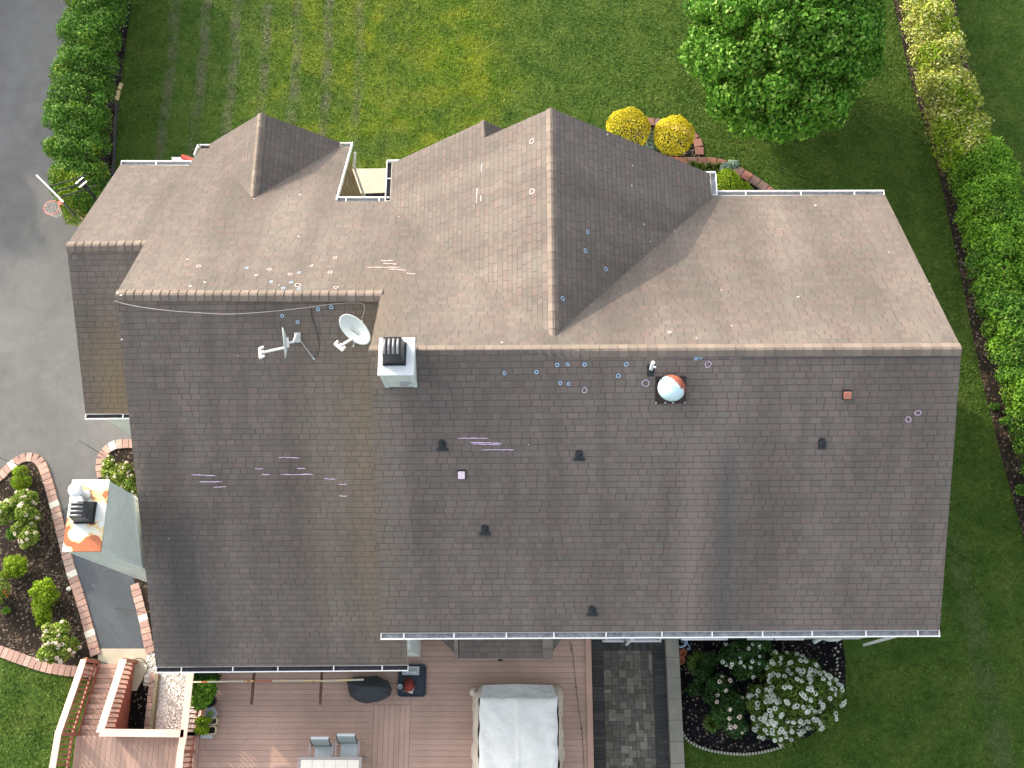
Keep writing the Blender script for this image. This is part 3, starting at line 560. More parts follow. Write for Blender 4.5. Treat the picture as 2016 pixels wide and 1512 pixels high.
e = at(692, 288, pl=PN); e0 = at(392, 292, pl=PN); gutter(e, (xv(SEp, 1).x-.05, e.y, e.z), (0, 1, 0), endcaps=(1, 0), strap=9); gutter((xv(SWp, -1).x+.05, e0.y, e0.z), e0, (0, 1, 0), 'gutter_dark', endcaps=(0, 1), strap=9)
m_ = MB(); p0, p1 = at(692, 288, pl=PN), at(661, 396, pl=PN); m_.bar(p0+Vector((.02, .1, -.02)), p1+Vector((.02, 0, -.02)), .035, .12); m_.build('rake_board', M['white'], house); m_ = MB(); m_.bar(at(391, 292, pl=PN)+Vector((-.03, .1, -.03)), at(391, 292, pl=PN)+Vector((-.03, -.35, .18)), .03, .1)
m_.build('rake_board', M['white'], house)
gx = at(768, 400, pl=BWp); gutter((gx.x, lowx.y+.05, gx.z), (gx.x, 13.35, gx.z), (-1, 0, 0), 'gutter_dark', strap=.6); m_ = MB(); m_.box(gx.x-.14, gx.x+.22, lowx.y+.06, lowx.y+.09, gx.z-.1, gx.z+.0); m_.build('rake_board', M['white'], house)
gx = at(1402, 386, pl=BEp); gutter((gx.x, 13.38, gx.z), (gx.x, Ybn+.03, gx.z), (1, 0, 0), 'gutter_in', strap=3); m_ = MB(); m_.box(gx.x-.22, gx.x+.14, Ybn+.04, Ybn+.07, gx.z-.1, gx.z+.0); m_.build('rake_board', M['white'], house)
gutter(at(375, 324, pl=GN), at(237, 324, pl=GN), (0, 1, 0)); gutter(at(168, 814, pl=GS), (-9.98, at(168, 814, pl=GS).y, at(168, 814, pl=GS).z), (0, -1, 0), 'gutter_dark')
# downspouts
def spout(pts, w_=.07, lbl=None):
    m_ = MB()
    for a, b in zip(pts, pts[1:]): m_.bar(a, b, w_, w_*.8)
    o = m_.build('downspout', M['white'], house, bevel=.01)
    if lbl: o['label'] = lbl
p0 = at(694, 292, pl=PN); spout([(p0.x+.03, 15.95, 3.95), (-5.52, 15.75, 3.55), (-5.52, 15.75, .2)]); a = at(1245, 1251, z=2.6); spout([(a.x, 2.36, 4.9), (a.x, 2.36, .45), tuple(at(1230, 1262, z=.12))])
gx = at(1402, 386, pl=BEp); spout([(gx.x+.05, 13.6, gx.z-.1), (gx.x-.05, 13.62, gx.z-.5), (gx.x-.08, 13.62, .2)]); spout([(-9.86, 14.95, 4.3), (-9.86, 14.95, .2)])
spout([(8.8, 2.36, 5.6), (8.78, 2.36, .2)])
# ------------------------------------------------------------------ chimneys
def chimney(x0, x1, y0, y1, ztop, zbot, capm, label, ov=.04):
    m_ = MB(); m_.box(x0, x1, y0, y1, zbot, ztop-.05); ch = m_.build('chimney', M['siding'], house); ch['label'] = label
    t_ = MB(); w_ = .085
    for xx in (x0-.012, x1-w_+.012):
        for yy in (y0-.012, y1-w_+.012): t_.box(xx, xx+w_, yy, yy+w_, zbot, ztop-.12)
    t_.box(x0-.014, x1+.014, y0-.014, y1+.014, ztop-.13, ztop-.051); t_.build('trim', M['trim'], ch)
    c_ = MB(); c_.box(x0-ov, x1+ov, y0-ov, y1+ov, ztop-.05, ztop); c_.build('cap', capm, ch, bevel=.006); return ch
def fluebox(ch, x0, x1, y0, y1, z0, z1, ribs):
    m_ = MB(); i = .05; m_.hexa([(x0, y0, z0), (x1, y0, z0), (x1, y1, z0), (x0, y1, z0)], [(x0+i, y0+i, z1), (x1-i*.6, y0+i, z1), (x1-i*.6, y1-i, z1), (x0+i, y1-i, z1)])
    m_.box(x0-.02, x1+.02, y0-.02, y1+.02, z0+.002, z0+.05); o = m_.build('flue_hood', M['black'], ch, bevel=.008)
    for k in range(4):
        r = MB()
        if ribs == 'y': xx = x0+i+.04+(x1-x0-2*i-.08)*k/3; r.tube([(xx, y0+i, z1), (xx, (y0+y1)/2, z1+.01), (xx, y1-i-.05, z1)], .030, 8)
        else: yy = y0+i+.04+(y1-y0-2*i-.08)*k/3; r.tube([(x0+i, yy, z1), ((x0+x1)/2, yy, z1+.01), (x1-i-.05, yy, z1)], .030, 8)
        r.build('rib', M['hood_rib'], o, smooth=True)
M['hood_rib'] = plain('worn_black_metal', (.16, .16, .165), .35, .5, 6, spec=.6)
M['cap_white'] = plain('pale_metal_cap', (.58, .61, .61), .45, .05, 3)
cn = chimney(-3.45, -2.77, 7.14, 7.90, 9.68, 8.0, M['cap_white'], 'short white clad chimney at the west end of the main ridge')
a, b = at(755, 719, z=9.68), at(799, 676, z=9.68); fluebox(cn, a.x, b.x, a.y, b.y, 9.68, 10.2, 'y')
m_ = MB(); m_.obox((-3.0, 7.10, 9.10), (1, 0, 0), (0, 1, 0), (0, 0, 1), .17, .06, .09); m_.tube([(-2.93, 7.09, 9.1), (-2.80, 7.06, 9.08)], .012, 6); m_.build('outlet_box', M['steel'], cn)
a, b = at(121, 1087, z=7.0), at(217, 943, z=7.0)
cw = chimney(a.x+.05, b.x-.05, a.y+.05, b.y-.05, 7.0, 0, M['rust_cap'], 'tall pale chimney with rust stained cap on the west wall')
a, b = at(142, 1030, z=7.0), at(190, 990, z=7.0); fluebox(cw, a.x+.06, b.x, a.y, b.y, 7.0, 7.42, 'x')
c_ = at(169, 975, z=7.0); m_ = MB(); m_.lathe(c_, [(.13, 0), (.10, .05), (.075, .09), (.075, .52)], 20); m_.lathe(c_+Vector((0, 0, .5)), [(.14, 0), (.155, .02), (.155, .09), (.09, .13), (.0, .14)], 24); m_.build('flue_pipe', M['white'], cw, smooth=True)
# ------------------------------------------------------------------ roof fittings (parts of the roof)
def frame_on(pl):
    n_ = plane_n(pl); e = Vector((1, 0, 0)) if abs(pl[1]) < 1e-6 else Vector((0, 1, 0)); e = (e-n_*e.dot(n_)).normalized(); return n_, e, n_.cross(e)
nS_, eS, uS = frame_on(PS)
for i, (px, py, wide) in enumerate([(871, 877, 1), (1140, 897, 1), (955, 1044, 1), (1166, 1203, 1), (1618, 874, 0)]):
    b = at(px, py, pl=PS); m_ = MB(); v = MB()
    pts = [b-uS*.12-eS*(.13 if wide else .085), b-uS*.12+eS*(.13 if wide else .085), b-uS*.055+eS*(.13 if wide else .085), b-uS*.055+eS*.085, b+uS*.08+eS*.085, b+uS*.125+eS*.05, b+uS*.14, b+uS*.125-eS*.05, b+uS*.08-eS*.085, b-uS*.055-eS*.085, b-uS*.055-eS*(.13 if wide else .085)]
    m_.hexa([p+nS_*.002 for p in pts], [p+nS_*.016 for p in pts]); m_.lathe(b+nS_*.01, [(.075, 0), (.06, .05), (.04, .10)], 16); o = m_.build('vent_boot', M['rubber'], roof_main); 
    if i == 0: o['label'] = 'black plumbing vent boot'
    v.tube([b+nS_*.02, b+Vector((0, 0, .26))], .026, 12, False); v.tube([b+nS_*.02, b+Vector((0, 0, .255))], .021, 12); v.build('pipe', M['rubber'], o)
b = at(1281, 729, pl=PS); m_ = MB(); m_.obox(b+nS_*.01, eS, uS, nS_, .15, .26, .014); m_.lathe(b+nS_*.01, [(.07, 0), (.05, .05), (.042, .1)], 14); o = m_.build('vent_boot', M['rubber'], roof_main); o['label'] = 'black flashing with tall white pipe'
v = MB(); v.tube([b+nS_*.02, b+Vector((0, 0, .50))], .038, 14); v.tube([b+Vector((.02, 0, .2)), b+Vector((.09, .01, .17))], .022, 8); v.build('pipe', M['white'], o, smooth=False)
# dome vent
b = at(1320, 773, pl=PS); m_ = MB(); m_.obox(b+nS_*.012+uS*.06, eS, uS, nS_, .66, .60, .018); 
fl = m_.build('vent_flashing', plain('rusty_black_flashing', (.035, .022, .02), .8, .5, 9), roof_main); fl['label'] = 'flashing under the round dome vent'
for k in (-.31, -.11, .06, .31): nl = MB(); nl.lathe(b-uS*.22+eS*k+nS_*.022, [(.018, 0), (.018, .008), (0, .01)], 8); nl.build('nail_head', M['dish'], fl)
dm = NT('peeling_dome_paint'); P_ = dm.obj; n_ = dm.noise(P_, 5, 4, .6); X_, Y_, Z_ = dm.sep(P_); kk = dm.math('ADD', dm.math('ADD', dm.math('MULTIPLY', X_, 1.0), dm.math('MULTIPLY', Y_, 1.15)), dm.math('MULTIPLY', dm.math('SUBTRACT', n_, .5), .45)); kk = dm.mapr(kk, .150, .158)
cc = dm.mix(kk, (.42, .56, .58), dm.mix(dm.noise(P_, 12, 4), (.20, .05, .03), (.34, .10, .05))); dm.fin(cc, dm.mapr(kk, 0, 1, .35, .85), .5)
m_ = MB(); R_ = .295; m_.lathe((0, 0, 0), [(.24, -.10), (.24, .0), (R_, .0), (R_, .035), (R_*.985, .06), (R_*.93, .10), (R_*.80, .15), (R_*.6, .195), (R_*.3, .22), (0, .228)], 40)
dome = m_.build('dome_vent', dm.mat, None, smooth=True); dome.parent = roof_main; dome.matrix_parent_inverse = roof_main.matrix_world.inverted(); dome.location = b+Vector((0, .03, .20)); dome['label'] = 'round turbine dome vent, white paint peeling to rust'
for (px, py, mt, lb) in ((1667, 777, plain('terracotta_vent', (.36, .14, .10), .7, .15, 9), 'small square reddish roof vent'), (909, 934, plain('chalked_vent', (.62, .52, .58), .7, .1, 9), 'small square vent covered in pale chalk')):
    b = at(px, py, pl=PS); m_ = MB(); m_.obox(b+nS_*.006, eS, uS, nS_, .20, .22, .012); o = m_.build('vent_flashing', M['rubber'], roof_main); h_ = MB(); h_.obox(b+nS_*.06, eS, uS, nS_, .15, .15, .10); h_.build('hood', mt, o, bevel=.01); o['label'] = lb
# chalk marks
def ring(pl, px, py, r, mt, par):
    c = at(px, py, pl=pl); n_, e, u = frame_on(pl); a0 = random.random()*6; el = random.uniform(.75, 1.05); th = random.uniform(0, 3); vs = []; N_ = 18; wd = .0065
    ex_ = e*math.cos(th)+u*math.sin(th); ey_ = u*math.cos(th)-e*math.sin(th)
    for k in range(N_+1):
        t = a0+2*math.pi*k/N_*1.02; rr = r*(1+.06*math.sin(3*t+a0))
        for s in (-1, 1): vs.append(c+(ex_*math.cos(t)+ey_*math.sin(t)*el)*(rr+s*wd)+n_*.014)
    m_ = MB(); m_.add(vs, [(2*k, 2*k+1, 2*k+3, 2*k+2) for k in range(N_)]); return m_.build('chalk_mark', mt, par)
def dash(pl, x0, y0, x1, y1, mt, par, wd=.010):
    n_, e, u = frame_on(pl); a, b = at(x0, y0, pl=pl), at(x1, y1, pl=pl); t = (b-a).normalized(); s_ = n_.cross(t); K = 9; vs = []
    for k in range(K+1):
        q = a.lerp(b, k/K)+s_*random.uniform(-.008, .008); ww = wd*random.uniform(.5, 1.2)*(1 if 0 < k < K else .3); vs += [q-s_*ww+n_*.014, q+s_*ww+n_*.014]
    m_ = MB(); m_.add(vs, [(2*k, 2*k+2, 2*k+3, 2*k+1) for k in range(K)]); return m_.build('chalk_mark', mt, par)
PK, BL, PU = M['chalk_pink'], M['chalk_blue'], M['chalk_purple']
for x, y, r, c in [(391.4, 524.8, .05, PK), (486, 528, .035, BL), (504.8, 542.4, .04, PK), (530, 531, .05, PK), (571, 540.5, .05, PK), (589, 537.6, .04, BL), (614, 523.6, .035, PK), (660, 508, .045, PK), (650, 536.4, .05, PK), (534, 555.5, .035, BL), (573, 556.7, .035, BL), (586.4, 562, .07, PK), (557.6, 568, .04, BL), (588.6, 569, .04, BL), (661.4, 566.7, .05, PK), (1318, 655, .035, PK)]: ring(PN, x, y, r, c, roof_main)
for x, y in [(556, 621.4), (586, 634), (626.4, 608.6), (652.4, 604.8)]: ring(PW, x, y, .036, BL, roof_wing)
for x, y, r, c in [(993, 734.4, .037, BL), (1056, 732.4, .037, BL), (1097, 718, .038, BL), (1117.5, 717, .036, BL), (1150.7, 717.5, .036, BL), (1233, 717, .046, BL), (1217.4, 739.6, .042, BL), (1103, 753.8, .036, BL), (1119, 755.5, .036, BL), (1150.7, 768, .062, PU), (1271, 754, .075, PU), (1394, 717, .07, PU), (1369.7, 706, .03, BL), (1378.7, 702.7, .04, BL), (1788, 825.5, .065, PU), (1807, 812.5, .065, PU)]: ring(PS, x, y, r, c, roof_main)
for x, y in [(1047.5, 278), (1048, 377)]: ring(BWp, x, y, .065, PK, roof_big)
for x, y in [(1156, 457), (1152, 494), (1192, 530), (1107, 588)]: ring(BEp, x, y, .045, BL, roof_big)
for L_, pl, mt, par in (([(750, 514, 775, 514), (753, 519, 782, 521), (722, 527, 788, 527), (764, 530, 800, 533), (800, 539, 818, 540)], PN, PK, roof_main), ([(900, 862, 963, 863), (925, 870, 988, 873), (928, 874, 985, 875), (948, 885, 1013, 885)], PS, PU, roof_main),
                        ([(377, 934, 425, 936), (392, 948, 438, 948), (420, 960, 447, 957), (548, 900, 590, 901), (502, 922, 518, 923), (515, 934, 532, 934), (552, 934, 617, 933), (585, 922, 602, 922), (638, 942, 663, 943), (667, 953, 683, 953), (668, 976, 685, 976)], PW, PU, roof_wing), ([(949, 322, 948, 339), (940, 371, 938, 400), (947, 385, 947, 397)], BWp, PK, roof_big)):
    for l in L_: dash(pl, *l, mt, par)
# pale droppings and petals scattered on the shingles
mb = MB()
def fleck(pl, px, py, s):
    c = at(px, py, pl=pl); n_, e, u = frame_on(pl); K = 7; vs = [c+n_*.012+(e*math.cos(k*2*math.pi/K)*s*random.uniform(.6, 1.2)+u*math.sin(k*2*math.pi/K)*s*random.uniform(.5, 1)) for k in range(K)]; mb.add(vs, [tuple(range(K))])
for x, y, s in [(232, 577, .05), (245, 577, .04), (238, 582, .03), (258, 575, .03), (369, 511, .03), (375, 564, .035), (403, 556, .03), (393, 576, .03), (410, 577, .03), (549, 562, .02), (588, 466, .03), (527, 494, .02), (590, 384, .03), (500, 392, .02), (1605, 405, .035), (1749, 497, .02), (1328, 455, .025), (1440, 642, .025), (1371, 666, .02), (988, 675, .03), (1026, 681, .02), (1830, 560, .02), (785, 427, .02), (1571, 585, .03), (1420, 572, .02)]: fleck(PN, x, y, s)
for x, y, s in [(240, 668, .03), (332, 1060, .015), (470, 700, .015)]: fleck(PW, x, y, s)
for x, y, s in [(1243, 366, .03), (1245, 326, .03), (1268, 442, .03), (1195, 265, .03), (1264, 379, .02), (1280, 476, .02)]: fleck(BEp, x, y, s)
for x, y, s in [(1041, 875, .012), (1880, 690, .04), (1884, 694, .03)]: fleck(PS, x, y, s)
tag(mb.build('roof_litter', plain('pale_flecks', (.55, .51, .45), .8, .15, 30)), 'pale petals and droppings scattered over the shingles', 'litter', kind='stuff')
# ------------------------------------------------------------------ satellite dishes
def dish(base, center, nrm, lnb, foot2, ra, rb, label, majdir):
    t = thing('satellite_dish', label, 'satellite dish', tuple(base), 'satellite dishes on the west wing roof'); n_ = Vector(nrm).normalized(); a = Vector(majdir); a = (a-n_*a.dot(n_)).normalized(); b = n_.cross(a); c = Vector(center); vs = []; K = 36; prof = [(0, -.07), (.35, -.061), (.7, -.035), (.93, -.009), (1, 0), (1.0, -.012), (.92, -.03), (.6, -.062), (0, -.09)]
    for r, h in prof: vs += [c+(a*math.cos(k*2*math.pi/K)*ra+b*math.sin(k*2*math.pi/K)*rb)*r+n_*h for k in range(K)]
    m_ = MB(); m_.add(vs, [(i*K+k, i*K+(k+1) % K, (i+1)*K+(k+1) % K, (i+1)*K+k) for i in range(len(prof)-1) for k in range(K)]); m_.build('reflector', M['dish'], t, smooth=True)
    if ra > .4:
        m_ = MB()
        for k in range(6): m_.obox(c+a*(-.13+.045*k)+n_*-.052+b*-.10, a, b, n_, .026, .045, .004)
        for k in range(9): m_.obox(c+a*(-.16+.036*k)+n_*-.055+b*-.03, a, b, n_, .022, .012, .004)
        m_.build('faded_print', plain('faded_grey_print', (.22, .24, .25), .6, .1, 8), t)
    m_ = MB(); bk = c-n_*.1; m_.obox(bk, a, b, n_, .22, .16, .05); m_.tube([bk-n_*.02, bk-n_*.12, Vector(base)+Vector((0, 0, .16)), Vector(base)+Vector((0, 0, .02))], .026, 10); m_.build('mast', M['white'], t, smooth=False)
    m_ = MB(); m_.obox(Vector(base)+nS_*.012, eS, uS, nS_, .15, .24, .02); m_.build('foot', M['dish'], t, bevel=.005)
    m_ = MB(); l = Vector(lnb); bt = c-(Vector((0, 0, 1))-n_*n_.z).normalized()*min(ra, rb)*.93-n_*.02
    m_.bar(bt, l, .05, .045); m_.build('arm', M['white'], t, bevel=.006)
    m_ = MB(); sd_ = n_.cross(Vector((0, 0, 1))).normalized(); fw = (c-l).normalized()
    m_.obox(l, sd_, fw, sd_.cross(fw), .26, .07, .07)
    for k in (-.11, 0, .11): m_.tube([l+sd_*k, l+sd_*k+fw*.10], [.035, .03], 10)
    m_.build('receiver', M['white'], t, bevel=.008)
    f2 = Vector(foot2); m_ = MB(); m_.tube([f2+nS_*.02, Vector(base)+Vector((0, 0, .17))], .009, 6); m_.lathe(f2, [(.028, 0), (.028, .02), (.01, .035)], 10, ax=nS_); m_.build('strut', M['dish'], t)
    return t
nW_, eW, uW = frame_on(PW)
b = at(709, 640, pl=PW); cc = at(698, 649, z=b.z+.42)
dish(b, cc, (-.52, -.62, .60), at(667, 683, z=cc.z+.08), at(696, 681, pl=PW), .47, .33, 'satellite dish tilted to show its round grey face, beside the short chimney', (.75, -.6, .1))
b = at(586, 664, pl=PW); cc = at(558, 675, z=b.z+.42); vd = (cc-CAM).normalized(); nn = Vector((-.93, -.1, .1)); nn = (nn-vd*nn.dot(vd)*1.02).normalized()
dish(b, cc, nn, at(512, 695, z=cc.z+.10), at(618, 706, pl=PW), .36, .31, 'satellite dish seen edge on, pointing west, left of the round faced dish', (0, 1, .2))
def cable(name, label, pl, pxs, r, mat, lift=.02):
    m_ = MB(); n_ = plane_n(pl); m_.tube([at(x, y, pl=pl)+n_*(lift) for x, y in smooth_px(pxs, 5)], r, 6); tag(recenter(m_.build(name, mat)), label, 'cable')
cable('coaxial_cable', 'long grey cable sagging along just under the lower wing ridge', PW, [(226, 592), (255, 600), (320, 610), (400, 616), (455, 618), (520, 614), (590, 607), (650, 599), (690, 596), (715, 598), (717, 612), (712, 628)], .007, plain('grey_cable', (.42, .38, .34), .6, .1, 5))
cable('coaxial_cable', 'thin black cable running down the shingles between the two satellite dishes', PW, [(613, 605), (614, 622), (622, 645), (628, 670), (628, 690), (619, 704)], .008, M['black'])
# ------------------------------------------------------------------ deck
DZ = .9
deck = thing('deck', 'raised reddish brown wooden deck with stair and railings behind the house', 'deck', (-4, 0, 0))
def boards(x0, x1, y0, y1, z, along, pitch=.143, name='floor_boards', mat='deck'):
    m_ = MB(); g = .006
    if along == 'x':
        y = y1
        while y > y0+.01: m_.box(x0, x1, max(y-pitch+g, y0), y, z-.03, z); y -= pitch
    else:
        x = x0
        while x < x1-.01: m_.box(x, min(x+pitch-g, x1), y0, y1, z-.03, z); x += pitch
    return m_.build(name, M[mat], deck)
xs0, xs1 = at(734, 1450, z=DZ).x, at(806, 1450, z=DZ).x; xe = at(1153, 1300, z=DZ).x; YS = -1.8
boards(-9.35, xs0-.008, YS, 2.0, DZ, 'x'); boards(xs0, xs1, YS, at(770, 1388, z=DZ).y, DZ, 'y'); boards(xs0, xs1+.0, at(770, 1388, z=DZ).y+.01, 2.58, DZ, 'x'); boards(xs1+.008, xe-.004, YS, 2.58, DZ, 'x'); boards(-12.72, -9.36, YS, -.06, DZ, 'y')
m_ = MB(); m_.box(xe, xe+.16, YS, 2.57, .86, DZ+.035); m_.build('edge_board', deckmat('faded_edge_board', (.40, .25, .19)), deck)
m_ = MB(); m_.box(-9.4, xe+.13, YS, 2.3, .1, DZ-.04); m_.box(-12.7, -9.41, YS, -.08, .1, DZ-.04); m_.build('skirt', M['redwood'], deck)
# stair: treads climb southwards from the concrete pad
ys = [at(190, y, z=.45).y for y in (1310,)]; y_top = 1.86; nst = 7; run = (y_top+.06)/nst
for i in range(nst):
    z = .12+(DZ-.12)*(i+.0)/(nst-.0); y1 = y_top-i*run; m_ = MB(); m_.box(-12.66, -11.74, y1-run/2+.012, y1-.006, z-.03, z); m_.box(-12.66, -11.74, y1-run, y1-run/2, z-.03, z-.001); m_.box(-12.66, -11.74, y1-.05, y1-.03, max(z-.13, 0), z-.031); m_.build('stair_tread', M['deck'], deck)
for xx in (-12.70, -11.73):
    m_ = MB(); m_.hexa([(xx, 1.9, 0), (xx+.04, 1.9, 0), (xx+.04, -.06, 0), (xx, -.06, 0)], [(xx, 1.9, .16), (xx+.04, 1.9, .16), (xx+.04, -.06, DZ+.02), (xx, -.06, DZ+.02)]); m_.build('stringer', M['redwood'], deck)
def railing(pts, wd=.17, step=.125, post=True, cap='rail', low=.16):
    """pts: (x, y, floor z, cap z)"""
    m_ = MB()
    for a, b in zip(pts, pts[1:]):
        A, B = Vector((a[0], a[1], a[3])), Vector((b[0], b[1], b[3])); m_.bar(A+Vector((0, 0, -.02)), B+Vector((0, 0, -.02)), wd, .038)
    rl = m_.build('railing', M[cap], deck); r2 = MB()
    for a, b in zip(pts, pts[1:]):
        A, B = Vector((a[0], a[1], a[3]-.09)), Vector((b[0], b[1], b[3]-.09)); r2.bar(A, B, .04, .09); r2.bar(Vector((a[0], a[1], a[2]+.10)), Vector((b[0], b[1], b[2]+.10)), .04, .09)
    r2.build('rails', M['redwood'], rl)
    for a, b in zip(pts, pts[1:]):
        L = math.hypot(b[0]-a[0], b[1]-a[1]); n = int(L/step)
        for i in range(1, n):
            t = i/n; x, y, z0, z1 = [a[j]*(1-t)+b[j]*t for j in range(4)]; q = MB(); q.box(x-.02, x+.02, y-.02, y+.02, z0+.03, z1-.045); q.build('baluster', M['redwood'], rl)
    if post:
        for a in pts: q = MB(); q.box(a[0]-.045, a[0]+.045, a[1]-.045, a[1]+.045, 0, a[3]-.04); q.build('post', M['darkwood'] if False else M['redwood'], rl)
    return rl
railing([(-12.74, 1.92, .12, 1.02), (-12.78, -.02, DZ, 1.9), (-12.84, YS, DZ, 1.9)])['label'] = 'outer railing of the stair and landing'
railing([(-11.64, 1.92, .12, 1.02), (-11.68, .02, DZ, 1.9), (-9.46, .0, DZ, 1.9)], wd=.19)['label'] = 'inner stair railing turning east along the landing'
railing([(-9.44, 1.88, DZ, 1.9), (-9.46, .0, DZ, 1.9), (-9.50, -.45, DZ, 1.9), (-9.50, YS, DZ, 1.88)], wd=.18)['label'] = 'railing between the gravel bed and the deck'
m_ = MB(); m_.tube([(-12.66, 1.98, 1.0), (-12.69, 1.2, 1.25), (-12.70, 0, 1.78)], .02, 8); m_.build('handrail', M['redwood'], deck, smooth=True)
sheet('mulch_bed', [(-11.75, -.05), (-11.0, -.05), (-11.0, 1.75), (-11.75, 1.75)], .02, M['mulch_black'])  # black sheet put in to darken the gap between stair and pavers
# timber and bricks beside the gravel
m_ = MB()
for i in range(8): m_.box(-11.20, -11.04, .02+i*.2, .02+i*.2+.19, 0, .09)
tag(recenter(m_.build('brick_border', M['brick'], None, bevel=.008)), 'straight row of pavers in the shade beside the deck stair and gravel', 'brick border')
m_ = MB(); m_.box(-11.03, -10.93, -.02, 1.62, 0, .16); tag(recenter(m_.build('timber_edging', plain('weathered_timber', (.22, .20, .13), .8, .2, 9), None, bevel=.01)), 'weathered timber board holding back the white gravel', 'timber')
# pebbles
def rocks(n, x0, x1, y0, y1, z, s0, s1, mat, name, label, poly=None):
    P = np.stack([rng.uniform(x0, x1, n), rng.uniform(y0, y1, n), np.full(n, z)], 1)
    if poly: P = P[inpoly(P, poly)]
    m_ = MB()
    for p in P:
        s = random.uniform(s0, s1); a = random.random()*3.1; ca, sa = math.cos(a)*s, math.sin(a)*s; k = random.uniform(.55, .9); x, y, zz = p; h = s*random.uniform(.4, .8); zz += random.uniform(0, s*.4)
        m_.add([(x+ca, y+sa, zz), (x-sa*k, y+ca*k, zz), (x-ca, y-sa, zz), (x+sa*k, y-ca*k, zz), (x+ca*.3, y+sa*.3, zz+h), (x-ca*.3, y-sa*.25, zz+h)], [(0, 1, 4), (1, 5, 4), (1, 2, 5), (2, 3, 5), (3, 4, 5), (3, 0, 4)])
    return tag(m_.build(name, mat), label, 'stones', kind='stuff')
rocks(4200, -10.9, -9.5, -.05, 2.3, .02, .018, .04, M['stonewhite'], 'white_pebbles', 'bright white pebbles beside the deck stair')
sheet('gravel_bed', G([(294, 1262), (320, 1262), (320, 1350), (283, 1350)]), .034, M['gravel']); rocks(700, -11.4, -10.4, 1.5, 2.6, .036, .018, .04, M['stonewhite'], 'white_pebbles', 'narrow strip of white pebbles between concrete pad and wing wall', G([(294, 1262), (320, 1262), (320, 1350), (283, 1350)]))
rocks(50, -15.2, -12.8, 1.9, 8, .045, .01, .022, M['stonewhite'], 'white_pebbles', 'scattered pale stones and petals in the west flower bed', BED_W); rocks(80, 4.0, 8.2, -.5, 2.4, .03, .01, .02, M['stonewhite'], 'fallen_petals', 'fallen white petals scattered on the shaded mulch', BED_SE); rocks(60, -14.5, -13.6, 15, 25, .04, .008, .018, M['stonewhite'], 'pale_chips', 'pale chips on the black mulch strip', MUL_L); rocks(60, 12, 14.5, 3, 24, .04, .008, .02, M['stonewhite'], 'pale_chips', 'pale chips on the brown mulch strip by the east hedge', MUL_R)
# ------------------------------------------------------------------ patio
px0, px1 = at(1168, 1400, z=.02).x, at(1316, 1400, z=.02).x
pa = MB(); pbm = MB(); bw = .30; YP = 2.56; y = YP
while y > YS:
    for xx in (px0+.0, px1-bw-.02): pbm.box(xx, xx+bw, y-.10, y-.006, .004, .05)
    y -= .10
for i in range(int((px1-px0-2*bw)/.1)): pbm.box(px0+bw+.01+i*.1, px0+bw+.01+i*.1+.094, YP-.32, YP-.01, .004, .05)
u = .105; nx = int((px1-px0-2*bw-.03)/u); ny = int((YP-.33-YS)/u); occ = np.zeros((nx, ny), bool); ox, oy = px0+bw+.01, YP-.33
for j in range(ny):
    for i in range(nx):
        if occ[i, j]: continue
        for (a, b) in random.sample([(2, 2), (2, 1), (1, 2), (2, 2), (1, 1), (2, 2)], 6)+[(1, 1)]:
            if i+a <= nx and j+b <= ny and not occ[i:i+a, j:j+b].any(): break
        occ[i:i+a, j:j+b] = True; h = .05+random.uniform(-.003, .003); pa.box(ox+i*u, ox+(i+a)*u-.006, oy-(j+b)*u+.006, oy-j*u, .004, h)
pt = thing('patio', 'shaded paver patio of mixed grey squares with a dark border', 'patio', ((px0+px1)/2, .5, 0)); pt['kind'] = 'structure'
pa.build('paver_field', M['paver'], pt, bevel=.004); pbm.build('paver_border', M['paver_dark'], pt, bevel=.004); m_ = MB(); m_.box(px0-.1, px1, YS, YP+.02, -.05, .035); m_.build('joint_bed', M['joint'], pt)
m_ = MB(); wl = at(1318, 1255, z=.35).x-.11; 
for i in range(8): m_.box(wl+.0, wl+.36, 2.57-(i+1)*.55+.005, 2.57-i*.55, .0, .35)
_ = 0
tag(recenter(m_.build('retaining_wall', M['curb'], None, bevel=.008)), 'low concrete retaining wall between the paver patio and flower bed', 'wall')
# ------------------------------------------------------------------ things on the deck
def obj1(mb, name, mats, label, cat, **k): return tag(recenter(mb.build(name, mats, None, **k)), label, cat)
# spa cover
tub = thing('hot_tub', 'square hot tub under a wrinkled white cover with beige skirt', 'hot tub', (-.75, -.1, DZ))
def rrect(x0, x1, y0, y1, r, z, n=7, jit=0):
    pts = []
    for cx_, cy_, a0 in ((x1-r, y1-r, 0), (x0+r, y1-r, 90), (x0+r, y0+r, 180), (x1-r, y0+r, 270)):
        for k in range(n+1): a = math.radians(a0+90*k/n); pts.append(Vector((cx_+r*math.cos(a), cy_+r*math.sin(a), z)))
    return pts
def loft(rings, cap=True, jit=0):
    K = len(rings[0]); vs = []; ph = [random.random()*6 for _ in range(4)]
    for ri, R in enumerate(rings):
        c = sum(R, Vector())/K
        for k, p in enumerate(R):
            w_ = jit*(math.sin(k*1.13+ph[0]+ri*.6+1.3*math.sin(k*.21))*abs(math.sin(k*.17+ph[2]))+.8*math.sin(k*.43+ph[1]-ri)+.4*math.sin(k*2.3+ph[3]))*(1-ri/len(rings)*.6); vs.append(p+(p-c).normalized()*w_)
    fs = [(i*K+k, i*K+(k+1) % K, (i+1)*K+(k+1) % K, (i+1)*K+k) for i in range(len(rings)-1) for k in range(K)]
    if cap: fs.append(tuple(range((len(rings)-1)*K, len(rings)*K)))
    return vs, fs
tz = DZ+.92; a, b = at(944, 1371, z=tz), at(1097, 1371, z=tz); o1, o2 = at(932, 1354, z=DZ+.35), at(1106, 1352, z=DZ+.35)
